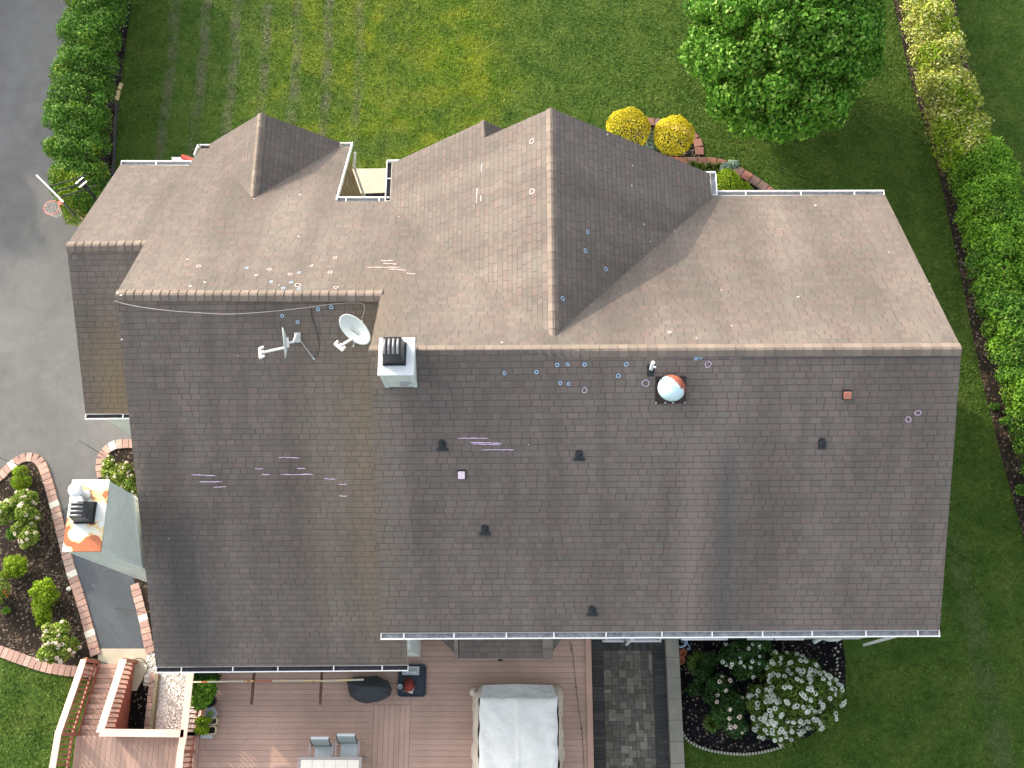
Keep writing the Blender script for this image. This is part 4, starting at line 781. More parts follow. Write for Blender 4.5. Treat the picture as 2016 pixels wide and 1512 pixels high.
def dense(pts, m=3):
    out = []
    for i, p in enumerate(pts):
        q = pts[(i+1) % len(pts)]; k = max(1, int((q-p).length/.12)); out += [p.lerp(q, j/k) for j in range(k)]
    return out
rings = [dense(rrect(o1.x-.02+s, o2.x+.02-s, -1.75, o1.y+.06-s, .22, z)) for s, z in ((0, DZ), (.0, DZ+.2), (.03, DZ+.4))]
K = len(rings[0])
rt = [dense(rrect(a.x-.03, b.x+.03, -1.72, a.y+.02, .12, z)) for z in (tz-.08,)]
def resample(R, K):
    d = [0]
    for i in range(len(R)): d.append(d[-1]+(R[(i+1) % len(R)]-R[i]).length)
    out = []
    for k in range(K):
        s = d[-1]*k/K; i = next(j for j in range(len(R)) if d[j+1] >= s); out.append(R[i].lerp(R[(i+1) % len(R)], (s-d[i])/max(1e-9, d[i+1]-d[i])))
    return out
K = 120; base_r = [resample(r, K) for r in rings]; top_r = resample(rt[0], K)
mid = [base_r[2][k].lerp(top_r[k], .6)+Vector((0, 0, .05)) for k in range(K)]
vs, fs = loft(base_r+[mid, top_r], False, .028); m_ = MB(); m_.add(vs, fs); m_.build('cover_skirt', M['cover_skirt'], tub, smooth=True)
NX, NY = 44, 60; vs = []
for j in range(NY+1):
    for i in range(NX+1):
        x = a.x+(b.x-a.x)*i/NX; y = a.y-(a.y+1.72)*j/NY; ed = min(i, NX-i, j)/3.; h = -.05*max(0, 1-ed)**2
        h += .010*math.sin(x*9+y*3)+.008*math.sin(x*4-y*7+1)+.010*math.sin((x+y)*13)*math.exp(-((x-a.x)/.5)**2)+.009*math.sin(y*17+x*5)*math.exp(-((b.x-x)/.4)**2); h += .02*math.exp(-((x-(a.x+b.x)/2)/.03)**2)-.012
        vs.append((x+.012*math.sin(y*9), y+.012*math.sin(x*7), tz+h))
m_ = MB(); m_.add(vs, [(j*(NX+1)+i, (j+1)*(NX+1)+i, (j+1)*(NX+1)+i+1, j*(NX+1)+i+1) for j in range(NY) for i in range(NX)]); m_.build('cover_top', M['cover_top'], tub, smooth=True)
m_ = MB(); fl_a, fl_b = at(950, 1352, z=tz-.2), at(1088, 1352, z=tz-.2); pts = [(a.x+.02, a.y-.03, tz-.01), (fl_a.x, fl_a.y+.04, tz-.22), ((fl_a.x+fl_b.x)/2, fl_a.y+.07, tz-.2), (fl_b.x, fl_b.y+.04, tz-.22), (b.x-.02, b.y-.03, tz-.01)]; m_.add(pts, [(0, 4, 3, 2, 1)]); m_.build('cover_flap', cloth('grey_cover_flap', (.42, .42, .41), 1), tub)
m_ = MB(); c_ = at(932, 1362, z=DZ+.5); m_.lathe(c_-Vector((0, 0, .35)), [(.10, 0), (.12, .2), (.09, .35), (0, .4)], 12); m_.build('cover_corner', M['cover_skirt'], tub, smooth=True)
# table and chairs
tb = thing('dining_table', 'outdoor table with cream tile top and taupe frame at the deck south edge', 'table', (-5.6, -1.1, DZ)); tz2 = DZ+.72; a, b = at(587, 1490, z=tz2), at(713, 1490, z=tz2); y1, y0 = a.y, a.y-1.05
m_ = MB(); fw_ = .07
m_.box(a.x, b.x, y1-fw_, y1, tz2-.04, tz2); m_.box(a.x, b.x, y0, y0+fw_, tz2-.04, tz2); m_.box(a.x, a.x+fw_, y0+fw_, y1-fw_, tz2-.04, tz2); m_.box(b.x-fw_, b.x, y0+fw_, y1-fw_, tz2-.04, tz2); m_.build('frame', M['taupe'], tb, bevel=.006)
m_ = MB(); nx = 5; tw = (b.x-a.x-2*fw_)/nx
for i in range(nx):
    for j in range(3): m_.box(a.x+fw_+i*tw+.004, a.x+fw_+(i+1)*tw-.004, y0+fw_+j*.3033+.004, y0+fw_+(j+1)*.3033-.004, tz2-.02, tz2-.004)
m_.build('tile_top', M['cream'], tb)
for x in (a.x+.04, b.x-.04):
    for y in (y0+.04, y1-.04): m_ = MB(); m_.bar((x, y, DZ), (x, y, tz2-.04), .045, .045); m_.build('leg', M['taupe'], tb)
def chair(cx_, cy_, label):
    t = thing('patio_chair', label, 'chair', (cx_, cy_, DZ), 'sling chairs at the deck table'); w2_ = .25; sz_ = DZ+.42
    m_ = MB(); m_.hexa([(cx_-w2_+.03, cy_-.24, sz_-.012), (cx_+w2_-.03, cy_-.24, sz_-.012), (cx_+w2_-.03, cy_+.2, sz_-.03), (cx_-w2_+.03, cy_+.2, sz_-.03)], [(cx_-w2_+.03, cy_-.24, sz_), (cx_+w2_-.03, cy_-.24, sz_), (cx_+w2_-.03, cy_+.2, sz_-.018), (cx_-w2_+.03, cy_+.2, sz_-.018)]); m_.build('seat', M['sling'], t)
    m_ = MB(); tz_ = DZ+.95; pr = [(cy_+.2, sz_-.02), (cy_+.24, sz_+.2), (cy_+.33, tz_-.08), (cy_+.40, tz_)]
    for (ya, za), (yb, zb_) in zip(pr, pr[1:]): m_.hexa([(cx_-w2_+.02, ya, za), (cx_+w2_-.02, ya, za), (cx_+w2_-.02, ya+.012, za), (cx_-w2_+.02, ya+.012, za)], [(cx_-w2_+.02, yb, zb_), (cx_+w2_-.02, yb, zb_), (cx_+w2_-.02, yb+.012, zb_), (cx_-w2_+.02, yb+.012, zb_)])
    m_.build('backrest', M['sling_dark'], t); m_ = MB(); m_.hexa([(cx_-w2_+.02, cy_+.385, tz_+.002), (cx_+w2_-.02, cy_+.385, tz_+.002), (cx_+w2_-.02, cy_+.45, tz_-.02), (cx_-w2_+.02, cy_+.45, tz_-.02)], [(cx_-w2_+.02, cy_+.385, tz_+.02), (cx_+w2_-.02, cy_+.385, tz_+.02), (cx_+w2_-.02, cy_+.45, tz_), (cx_-w2_+.02, cy_+.45, tz_)]); m_.build('top_roll', M['sling'], t)
    for s in (-1, 1):
        x = cx_+s*w2_; m_ = MB(); m_.tube([(x, cy_+.2, sz_-.02), (x, cy_+.24, sz_+.2), (x, cy_+.33, tz_-.08), (x, cy_+.4, tz_)], .013, 6); m_.build('back_frame', M['black'], t)
        m_ = MB(); x = cx_+s*(w2_+.05); m_.bar((x, cy_-.25, DZ+.64), (x, cy_+.28, DZ+.66), .045, .02); m_.build('armrest', M['taupe'], t, bevel=.004)
        for yy in (-.22, .22): m_ = MB(); m_.bar((x, cy_+yy, DZ), (x, cy_+yy, DZ+.64), .028, .028); m_.build('leg', M['taupe'], t)
    return t
a = at(636, 1478, z=DZ+.42); chair(a.x, a.y-.1, 'patio chair at the table, the left one of two, tucked slightly further in'); a = at(687, 1472, z=DZ+.42); chair(a.x, a.y-.1, 'patio chair at the table, the right one of two, nearer the covered grill')
# covered grill: draped black cover, ridged along the top
gc = at(726, 1360, z=DZ+.6); rings = []
outl = [(684, 1342), (702, 1333), (735, 1331), (762, 1340), (771, 1352), (768, 1368), (752, 1378), (730, 1385), (708, 1381), (688, 1370)]
def ringpx(pts, z, sc=1., c=None, K=60):
    R = [at(x, y, z=z) for x, y in pts]; c0 = sum(R, Vector())/len(R); c1_ = c or c0; R = [c1_+(p-c0)*sc for p in R]
    for p in R: p.z = z
    return resample(R, K)
rings = [ringpx(outl, DZ, 1.02), ringpx(outl, DZ+.5, .97), ringpx(outl, DZ+.85, .86)]
apex = at(722, 1352, z=DZ+1.1); R2 = [Vector((apex.x+(p.x-apex.x)*.42, apex.y+(p.y-apex.y)*.28, DZ+1.05)) for p in rings[2]]; R3 = [Vector((apex.x+(p.x-apex.x)*.15, apex.y+(p.y-apex.y)*.08, DZ+1.12)) for p in rings[2]]
vs, fs = loft(rings+[R2, R3], True, .016); m_ = MB(); m_.add(vs, fs); obj1(m_, 'grill', M['cover_black'], 'grill hidden under a black draped cover on the deck', 'grill', smooth=True)
# mat with a bag, a tray and a bowl
a, b = at(783, 1372, z=DZ), at(840, 1308, z=DZ); R0 = rrect(a.x, b.x, a.y, b.y, .1, DZ+.004); R1 = rrect(a.x, b.x, a.y, b.y, .1, DZ+.075); R2 = rrect(a.x+.03, b.x-.03, a.y+.03, b.y-.03, .08, DZ+.075); R3 = rrect(a.x+.04, b.x-.04, a.y+.04, b.y-.04, .07, DZ+.05)
vs, fs = loft([R0, R1, R2, R3]); m_ = MB(); m_.add(vs, fs); obj1(m_, 'tray_mat', M['mat'], 'dark navy rubber tray with rounded corners beside the covered grill', 'tray')
zt = DZ+.05; a, b = at(792, 1329, z=zt), at(826, 1312, z=zt); tr = thing('cup_box', 'grey box of rounded cups at the north end of the navy tray', 'box', ((a.x+b.x)/2, (a.y+b.y)/2, zt)); m_ = MB(); m_.box(a.x, b.x, a.y, b.y, zt+.002, zt+.06); m_.build('box', M['lightgrey'], tr, bevel=.008)
for k in range(3): m_ = MB(); m_.lathe((a.x+.15+k*.10, a.y+.08, zt+.061), [(.05, 0), (.045, .05), (.02, .06), (0, .06)], 14); m_.build('cup', M['sling'], tr, smooth=True)
R = ringpx([(797, 1338), (806, 1335), (814, 1338), (816, 1350), (812, 1362), (800, 1364), (794, 1352)], zt+.002, 1, None, 40); R1 = ringpx([(798, 1340), (806, 1337), (812, 1340), (814, 1350), (810, 1359), (801, 1361), (796, 1352)], zt+.16, .9, None, 40); R2 = ringpx([(798, 1340), (806, 1337), (812, 1340), (814, 1350), (810, 1359), (801, 1361), (796, 1352)], zt+.22, .4, None, 40); vs, fs = loft([R, R1, R2], True, .012); m_ = MB(); m_.add(vs, fs); obj1(m_, 'cloth_bag', M['redcloth'], 'crumpled dark red cloth bag on the navy tray', 'bag', smooth=True)
c_ = at(788, 1352, z=zt+.04); m_ = MB(); m_.lathe(c_-Vector((0, 0, .035)), [(.04, 0), (.06, .02), (.072, .06), (.066, .06), (.05, .02), (0, .01)], 20); obj1(m_, 'bowl', M['lightgrey'], 'small round grey bowl at the west edge of the navy tray', 'bowl', smooth=True)
m_ = MB(); p = [at(x, y, z=zt+.01) for x, y in ((792, 1359), (812, 1366), (815, 1354), (806, 1357), (806, 1362))]; m_.hexa(p, [q+Vector((0, 0, .025)) for q in p]); obj1(m_, 'folded_paper', M['cream'], 'cream folded paper poking out below the red bag', 'paper')
# long awning pole on two brown arms
aw = thing('awning_frame', 'long pale rusted pole resting across two dark brown beams under the eave', 'awning frame', tuple(at(560, 1340, z=2.0))); zp = 2.02
m_ = MB(); m_.bar(at(368, 1343, z=zp), at(500, 1341, z=zp), .04, .04); m_.bar(at(500, 1341, z=zp), at(633, 1340, z=zp), .038, .038); m_.bar(at(633, 1341, z=zp), at(716, 1338, z=zp), .045, .045)
m_.build('pole', rustmat('rusted_cream_pole', .56, 1.7, (.48, .43, .32)), aw)
for x0, x1 in ((501, 495), (634, 630)): m_ = MB(); p0, p1 = at(x0, 1318, z=zp-.07), at(x1, 1387, z=zp-.07); m_.bar(p0+Vector((0, .6, 0)), p1, .055, .09); m_.build('beam', M['darkwood'], aw); 
for x0 in (501, 634): p0 = at(x0, 1318, z=zp-.07); m_ = MB(); m_.bar((p0.x, 1.93, DZ), (p0.x, 1.93, zp-.1), .06, .06); m_.build('post', M['darkwood'], aw)
# light, cord
m_ = MB(); c_ = at(985, 1299, z=2.5); m_.obox(c_, (1, 0, 0), (0, 1, 0), (0, 0, 1), .12, .07, .07); m_.bar(c_, c_+Vector((0, .12, 0)), .03, .03); o = m_.build('flood_light', M['black'], house)
m_ = MB(); pts = [at(x, y, z=DZ+.02) for x, y in smooth_px([(1122, 1262), (1127, 1285), (1134, 1350), (1140, 1400), (1146, 1440), (1150, 1520)])]; m_.tube(pts, .006, 5)
for x, y in ((1125, 1278), (1134, 1353), (1145, 1435)): m_.lathe(at(x, y, z=DZ+.01), [(.018, 0), (.02, .03), (0, .05)], 8)
obj1(m_, 'light_string', M['black'], 'thin black string of bulbs lying along the east edge of the deck', 'string lights')
m_ = MB(); pts = [at(x, y, z=.09) for x, y in smooth_px([(180, 1296), (235, 1314), (255, 1302), (275, 1296), (288, 1305), (290, 1318), (284, 1330), (282, 1342), (292, 1346), (306, 1338), (311, 1320)], 5)]; m_.tube(pts, .014, 7); obj1(m_, 'garden_hose', plain('dark_green_hose', (.06, .075, .05), .5, .1, 6), 'dark hose looping over the concrete pad at the foot of the stair', 'hose')
# ------------------------------------------------------------------ planters by the railing
def planter(px0, py0, px1, py1, label, mat, h=.22, plant=None, n=700):
    z = DZ+.22; a, b = at(px0, py1, z=z), at(px1, py0, z=z); t = thing('planter_box', label, 'planter', ((a.x+b.x)/2, (a.y+b.y)/2, DZ), 'planter boxes by the deck railing')
    i = .03; R = [rrect(a.x+i, b.x-i, a.y+i, b.y-i, .04, DZ+.005), rrect(a.x, b.x, a.y, b.y, .05, z), rrect(a.x+.025, b.x-.025, a.y+.025, b.y-.025, .04, z), rrect(a.x+.03, b.x-.03, a.y+.03, b.y-.03, .04, z-.04)]
    vs, fs = loft(R, False); m_ = MB(); m_.add(vs, fs); m_.build('box', mat, t); m_ = MB(); R = R[3]; m_.add(R, [tuple(range(len(R)))]); m_.build('soil', M['mulch'], t)
    lm = [(random.uniform(a.x+.08, b.x-.08-(b.x-a.x)*.25), random.uniform(a.y+.06, b.y-.06), z+random.uniform(.02, .14), .11, .09, .10) for _ in range(9)]; p, nn = on_lumps(lm, n, -.2, .2, .7); leaf_mesh('foliage', p, nn, .07, .045, plant, t, .5); return t
tanp = plain('tan_plastic', (.50, .42, .26), .5, .1, 6)
planter(383, 1412, 428, 1427, 'tan rimmed planter box with yellow green leaves, second from the landing end', tanp, plant=M['lf_bush']); planter(382, 1429, 426, 1446, 'tan rimmed planter box with yellow green leaves and bare soil, nearest the landing', tanp, plant=M['lf_bush'], n=600)
c_ = at(415, 1404, z=DZ+.25); pot = thing('plant_pot', 'round grey rimmed pot with a tiny plant beside the planter boxes', 'pot', (c_.x, c_.y, DZ)); m_ = MB(); m_.lathe((c_.x, c_.y, DZ), [(.11, 0), (.155, .24), (.165, .24), (.165, .27), (.145, .27), (.135, .2), (0, .2)], 28); m_.build('pot', plain('grey_pot', (.30, .32, .32), .5, .1, 6), pot, smooth=False)
p, nn = on_lumps([(c_.x, c_.y, DZ+.28, .06, .06, .06)], 40); leaf_mesh('foliage', p, nn, .06, .04, M['lf_green'], pot)
c_ = at(412, 1380, z=DZ+.25); pot = thing('plant_pot', 'round black pot mostly hidden under the tomato like leaves', 'pot', (c_.x, c_.y, DZ)); m_ = MB(); m_.lathe((c_.x, c_.y, DZ), [(.13, 0), (.17, .26), (.18, .28), (.16, .28), (.15, .2), (0, .2)], 28); m_.build('pot', M['black'], pot)
def pxl(pts): return [(*at(x, y, z=z), rx, ry, rz) for x, y, z, rx, ry, rz in pts]
blob('potted_plant', 'tall leafy green plant leaning over the deck railing under the pole', 'plant', pxl([(400, 1350, DZ+.55, .27, .24, .3), (392, 1368, DZ+.5, .2, .2, .25), (412, 1358, DZ+.5, .2, .2, .3), (396, 1384, DZ+.4, .18, .16, .2), (408, 1372, DZ+.45, .15, .15, .2)]), 2600, .085, .055, M['lf_green'], depth=.25)
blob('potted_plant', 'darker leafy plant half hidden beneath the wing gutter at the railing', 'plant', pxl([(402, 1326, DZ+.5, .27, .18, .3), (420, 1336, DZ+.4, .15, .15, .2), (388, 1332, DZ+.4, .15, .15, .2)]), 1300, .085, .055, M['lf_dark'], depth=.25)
a = at(396, 1446, z=DZ+.1); m_ = MB(); m_.box(a.x, a.x+.30, a.y-.1, a.y+.0, DZ+.004, DZ+.12); obj1(m_, 'power_box', M['lightgrey'], 'small pale box on the deck below the last planter', 'box', bevel=.01)
# ------------------------------------------------------------------ basketball hoop
hb = thing('basketball_hoop', 'portable basketball hoop with slanting arms standing by the driveway hedge', 'basketball hoop', tuple(at(215, 440, z=0)))
A, B = at(72, 345, z=3.82), at(125, 398, z=3.82); dr = (B-A).normalized(); back = Vector((-dr.y, dr.x, 0)); back = back if back.x > 0 else -back; mid_ = (A+B)/2
m_ = MB(); m_.obox(mid_-Vector((0, 0, .375)), dr, back, (0, 0, 1), (B-A).length, .03, .75); m_.build('backboard', plain('smoky_backboard', (.10, .12, .10), .3, .1, 4), hb)
m_ = MB(); L_ = (B-A).length; z0 = 3.07
for s in (-1, 1): m_.obox(mid_+dr*s*L_/2-Vector((0, 0, .395)), dr, back, (0, 0, 1), .03, .04, .79)
m_.build('side_frame', M['black'], hb); m_ = MB(); m_.obox(mid_, dr, back, (0, 0, 1), L_, .045, .04); m_.build('backboard_frame', M['white'], hb); m_ = MB(); m_.obox(mid_-Vector((0, 0, .76)), dr, back, (0, 0, 1), L_, .06, .04); m_.build('lower_frame', M['black'], hb)
rc = at(102, 409, z=3.05); K = 32; m_ = MB(); pts = [rc+Vector((math.cos(k*2*math.pi/K)*.228, math.sin(k*2*math.pi/K)*.228, 0)) for k in range(K+1)]; m_.tube(pts, .012, 8, False); ra_ = mid_-Vector((0, 0, .74)); dd = (ra_-rc); dd.z = 0; dn = dd.normalized()
m_.obox(rc+dn*.30+Vector((0, 0, -.01)), dn, (-dn.y, dn.x, 0), (0, 0, 1), .17, .14, .02); m_.obox(ra_-dn*.02-Vector((0, 0, .04)), dn, (-dn.y, dn.x, 0), (0, 0, 1), .03, .14, .16)
m_.build('rim', plain('orange_red_rim', (.70, .20, .16), .4, .1, 6), hb, smooth=False)
m_ = MB()
for k in range(14):
    a0 = k*2*math.pi/14
    for s in (-1, 1): m_.tube([rc+Vector((math.cos(a0+s*i*.22)*r, math.sin(a0+s*i*.22)*r, z)) for i, (r, z) in enumerate(((.226, -.01), (.19, -.13), (.15, -.26), (.13, -.38)))], .0045, 4)
m_.build('net', plain('net_cord', (.72, .70, .64), .8, .1, 6), hb)
pt_ = at(166, 364, z=3.3); 
for s, zz in ((-1, 3.5), (0, 3.35), (1, 3.2)):
    m_ = MB(); m_.bar(Vector((pt_.x, pt_.y, zz-.1))+dr*s*.12+back*.25, mid_+dr*s*.19+back*.03+Vector((0, 0, -.25-.1*s)), .035, .03); m_.build('arm', M['black'], hb)
m_ = MB(); m_.obox(pt_, dr, back, (0, 0, 1), .17, .14, .28); m_.tube([pt_-dr*.2, pt_+dr*.2], .035, 8); m_.build('bracket', M['black'], hb, bevel=.01)
for s in (-1, 1): m_ = MB(); m_.tube([pt_+dr*s*.09-back*.16+Vector((0, 0, .16)), pt_+dr*s*.09+back*.12+Vector((0, 0, .16))], .022, 8); m_.build('spring', M['steel'], hb)
bs = at(222, 432, z=0); m_ = MB(); m_.tube([Vector((bs.x, bs.y, .1)), pt_], .05, 10); m_.build('pole', M['black'], hb); m_ = MB(); m_.hexa([(bs.x-.3, bs.y-.4, .02), (bs.x+.3, bs.y-.4, .02), (bs.x+.3, bs.y+.4, .02), (bs.x-.3, bs.y+.4, .02)], [(bs.x-.22, bs.y-.3, .18), (bs.x+.22, bs.y-.3, .18), (bs.x+.22, bs.y+.3, .18), (bs.x-.22, bs.y+.3, .18)]); m_.build('base', M['black'], hb, bevel=.02)
# red and white sled-like board beside the garage
m_ = MB(); zf = .35; p = [at(x, y, z=zf) for x, y in ((338, 309), (358, 309), (382, 321), (350, 323), (338, 316))]; m_.hexa([q-Vector((0, 0, .03)) for q in p], p)
tt = thing('play_table', 'red and white plastic toy standing on the grass behind the garage gutter', 'toy', tuple(at(355, 316, z=0))); m_.build('white_top', M['white'], tt, bevel=.01)
m_ = MB(); m_.bar(at(358, 308, z=zf+.06), at(382, 317, z=zf+.06), .14, .12); m_.build('red_edge', plain('red_plastic', (.62, .06, .04), .4, .1, 6), tt, bevel=.02)
for q in (p[0], p[1], p[3]): m_ = MB(); m_.tube([(q.x, q.y, 0), (q.x, q.y, zf-.03)], .02, 6); m_.build('leg', M['white'], tt)
# drain tube and stone slabs on the mulch strip
m_ = MB(); m_.tube([at(x, y, z=.07) for x, y in smooth_px([(231, 205), (229, 222), (227, 250), (226, 280), (225, 310), (222, 345)], 4)], .05, 10); obj1(m_, 'drain_pipe', M['rubber'], 'black corrugated drain pipe along the edge of the black mulch strip', 'pipe')
m_ = MB()
for (x0, y0), (x1, y1) in (((239, 164), (235, 176)), ((234, 179), (230, 197))): m_.bar(at(x0, y0, z=.05), at(x1, y1, z=.05), .11, .08)
obj1(m_, 'edging_stone', plain('tan_stone', (.42, .36, .2), .85, .25, 12), 'two tan edging stones at the top end of the black drain pipe', 'edging', bevel=.01)
# driveway / garden marker stakes
for (bx_, by_, tx, ty, z, lb) in [(203, 896, 154, 866, 1.65, 'thin dark stake with a pale tip in the corner bed beside the garage'), (50, 921, -6, 899, 1.75, 'thin dark stake at the tip of the west rose bed, leaning towards the driveway'), (258, 1128, 205, 1124, 1.75, 'thin black stake at the foot of the tall rusty chimney'), (137, 1136, 85, 1130, 1.7, 'thin grey stake over the mulch by the second white border block'), (285, 1206, 226, 1197, 1.85, 'thin pale stake beside the asphalt path and the wing wall')]:
    m_ = MB(); b_, t_ = at(bx_, by_, z=.02), at(tx, ty, z=z); m_.tube([b_, t_], .010, 6); m_.lathe(t_, [(.016, -.03), (.018, 0), (0, .02)], 8); obj1(m_, 'garden_stake', plain('stake_metal', (.10, .105, .09), .5, .1, 6), lb, 'stake')
# corrugated white drain extension south side
m_ = MB(); pts = [at(x, y, z=.08) for x, y in smooth_px([(1601, 1265), (1612, 1259), (1620, 1256), (1632, 1259), (1648, 1258), (1656, 1255), (1668, 1249), (1680, 1240)], 6)]; m_.tube(pts, [.055+.006*(i % 2) for i in range(len(pts))], 12); obj1(m_, 'downspout_hose', M['trim'], 'pale corrugated downspout extension snaking out onto the shaded bed', 'drain hose')
m_ = MB(); m_.bar(at(1672, 1249, z=.05), at(1708, 1253, z=.03), .08, .02); obj1(m_, 'splash_block', M['curb'], 'thin grey splash strip lying on the grass under the south gutter', 'splash block')
# hose reel and pots by the retaining wall
c_ = at(1340, 1262, z=.25); m_ = MB(); K = 60; m_.tube([c_+Vector((math.cos(k*.6)*(.12+.0012*k), math.sin(k*.6)*(.12+.0012*k), k*.003-.1)) for k in range(K)], .013, 6); pp = [at(x, y, z=.12) for x, y in smooth_px([(1340, 1264), (1350, 1265), (1357, 1272), (1358, 1278), (1352, 1277)])]; m_.tube(pp, .014, 6); obj1(m_, 'garden_hose', plain('blue_grey_hose', (.28, .38, .48), .5, .1, 6), 'coiled blue grey hose in the corner between retaining wall and window', 'hose')
for (x, y, lb) in ((1337, 1281, 'smaller terracotta pot lying next to the blue grey hose'), (1334, 1296, 'larger tipped terracotta pot further from the hose along the retaining wall')):
    c_ = at(x, y, z=.12); m_ = MB(); m_.lathe(c_-Vector((0, 0, .1)), [(.07, 0), (.10, .17), (.115, .17), (.115, .21), (.10, .21), (.085, .1), (0, .08)], 20, ax=(.5, -.3, .8)); obj1(m_, 'terracotta_pot', plain('terracotta', (.34, .12, .06), .8, .2, 12), lb, 'pot')
# ------------------------------------------------------------------ planting
def lump_chain(path, w_, h, step, r0, r1, zlo=.35):
    """lumps along a hedge: path of (x, y, half width)"""
    out = []; d = 0
    for (a, b) in zip(path, path[1:]):
        L = math.dist(a[:2], b[:2]); n = max(1, int(L/step))
        for i in range(n):
            t = i/n; x, y = a[0]*(1-t)+b[0]*t, a[1]*(1-t)+b[1]*t; hw = a[2]*(1-t)+b[2]*t; hh = h*random.uniform(.9, 1.06)
            for s in (-1, -.35, .35, 1):
                r = random.uniform(r0, r1)
                out.append((x+s*(hw-r*.75)+random.uniform(-.1, .1), y+random.uniform(-step/2, step/2), (hh-r*.8)*(1 if abs(s) < .5 else .9)+random.uniform(-.1, .05), r, r, r*.9)); 
                if abs(s) == 1: out.append((x+s*(hw-r*.7), y+random.uniform(-step/2, step/2), hh*.45, r, r, r*1.2))
    return out
def hedge(label, path, h, n, L, W, mat, step=.5, r0=.3, r1=.48, mat2=None, sel=None):
    lm = lump_chain(path, 0, h, step, r0, r1); c = np.array(lm)[:, :3].mean(0); t = thing('hedge', label, 'hedge', (c[0], c[1], 0)); p, nn = on_lumps(lm, n, -.3, .26, .66); p = p+rng.normal(0, .035, p.shape)
    if mat2:
        k = sel(p); leaf_mesh('foliage', p[~k], nn[~k], L, W, mat, t, .6); leaf_mesh('young_foliage', p[k], nn[k], L, W, mat2, t, .6)
    else: leaf_mesh('foliage', p, nn, L, W, mat, t, .6)
    m_ = MB()
    for i in range(0, len(lm), 6): l = lm[i]; b = Vector((l[0]*.7+c[0]*.3 if abs(l[0]-c[0]) < 1 else l[0], l[1], 0)); m_.tube([b, (b+Vector(l[:3]))/2+Vector((.05, .03, 0)), Vector(l[:3])], [.03, .02, .01], 5)
    m_.build('stem', M['bark'], t); return t
def seln(thr, sc=1.6, yb=None):
    def f(p):
        v = np.sin(p[:, 0]*sc*2.1+1)*np.sin(p[:, 1]*sc*1.3)+.6*np.sin(p[:, 1]*sc*3.1+p[:, 0]*2)+rng.normal(0, .5, len(p))
        if yb is not None: v += yb(p)
        return v > thr
    return f
hedge('tall green hedge between driveway and black mulch strip', [(-15.15, 27, .85), (-15.2, 22.5, .85), (-15.2, 20, .85), (-15.05, 18, .85), (-14.80, 16.5, .68), (-14.50, 15.3, .36)], 2.1, 76000, .085, .05, M['lf_hedge'], mat2=M['lf_hedge_y'], sel=seln(1.35, 1.6, lambda p: np.clip((17.8-p[:, 1])*.6, -.4, 1.2)))
hedge('yellow and cream variegated hedge along the east mulch strip', [(12.55, 27, .65), (12.75, 22.5, .62), (13.0, 19.5, .72), (13.5, 16.6, .8)], 1.9, 40000, .09, .055, M['lf_var'], mat2=M['lf_bush'], sel=seln(.7, 1.6, lambda p: np.clip((18.8-p[:, 1])*.7, -.3, 1.6)))
hedge('bright green hedge along the east mulch strip, south of the cream one', [(13.6, 16.9, .8), (13.75, 15.8, .85), (13.9, 13.8, .95), (14.0, 11.5, .9), (14.35, 9.5, .95), (14.5, 7.2, .85), (14.6, 5.0, .7)], 2.0, 76000, .085, .055, M['lf_green'], mat2=M['lf_hedge'], sel=seln(.5, 1.2, lambda p: np.clip((13.5-p[:, 1])*.5, -.9, .6)))
# big tree on the north lawn
def tree(label, c, r, trunk, n, L, W, nl, lr, mat='lf_tree', zmin=-.55, tilt=.5):
    t = thing('tree', label, 'tree', trunk); lm = ring_lumps(c, r, nl, lr, zmin); p, nn = on_lumps(lm, n, -.5, .28, .68); leaf_mesh('crown', p, nn, L, W, M[mat], t, tilt, .15); m_ = MB(); tb_ = Vector(trunk); top = Vector(c)
    m_.tube([tb_, tb_.lerp(top, .4)+Vector((.05, 0, 0)), top+Vector((0, 0, r[2]*.3))], [.17, .13, .05], 10)
    for i in range(0, nl, 3): q = Vector(lm[i][:3]); s = tb_.lerp(top, random.uniform(.45, .8)); m_.tube([s, s.lerp(q, .5)+Vector((0, 0, .1)), q], [.06, .035, .01], 5)
    m_.build('trunk', M['bark'], t); return t
tree('large round leafy tree on the north east lawn', (7.4, 20.3, 3.1), (3.05, 3.4, 2.95), (7.5, 20.5, 0), 72000, .13, .088, 190, .5, zmin=-.9, tilt=.6)
# shrubs by the front corner
def globe(px, py, r, label, mat, n, z=.75, L=.05, W=.03, group=None, squash=1):
    c = at(px, py, z=z); return blob('globe_shrub', label, 'shrub', [(c.x, c.y, z, r, r, r*.95*squash)]+[(c.x+math.cos(a)*r*.35, c.y+math.sin(a)*r*.35, z+r*.2, r*.72, r*.72, r*.7) for a in (0, 1.3, 2.6, 4, 5.2)], n, L, W, mat, group, depth=.07, tilt=.8, keep=.9)
globe(1236, 258, .68, 'golden yellow clipped globe shrub, half behind the big gable edge', M['lf_gold'], 5200, group='golden globe shrubs'); globe(1326, 270, .62, 'golden yellow clipped globe shrub standing clear beside the dark paver border', M['lf_gold'], 5200, group='golden globe shrubs')
blob('silver_plant', 'silvery blue green plant squeezed between the two golden globe shrubs', 'plant', pxl([(1280, 275, .35, .2, .22, .3), (1283, 292, .3, .2, .25, .25)]), 700, .12, .05, M['lf_silver'], tilt=.9); blob('green_plant', 'low dark green plant below the silvery one at the gable edge', 'plant', pxl([(1280, 305, .25, .3, .2, .2), (1300, 318, .2, .25, .2, .2)]), 600, .10, .05, M['lf_dark'])
blob('silver_plant', 'silvery green plant on the dark paver border by the front corner gutter', 'plant', pxl([(1428, 332, .3, .16, .16, .22), (1443, 325, .32, .2, .13, .2)]), 420, .13, .045, M['lf_silver'], tilt=.9)
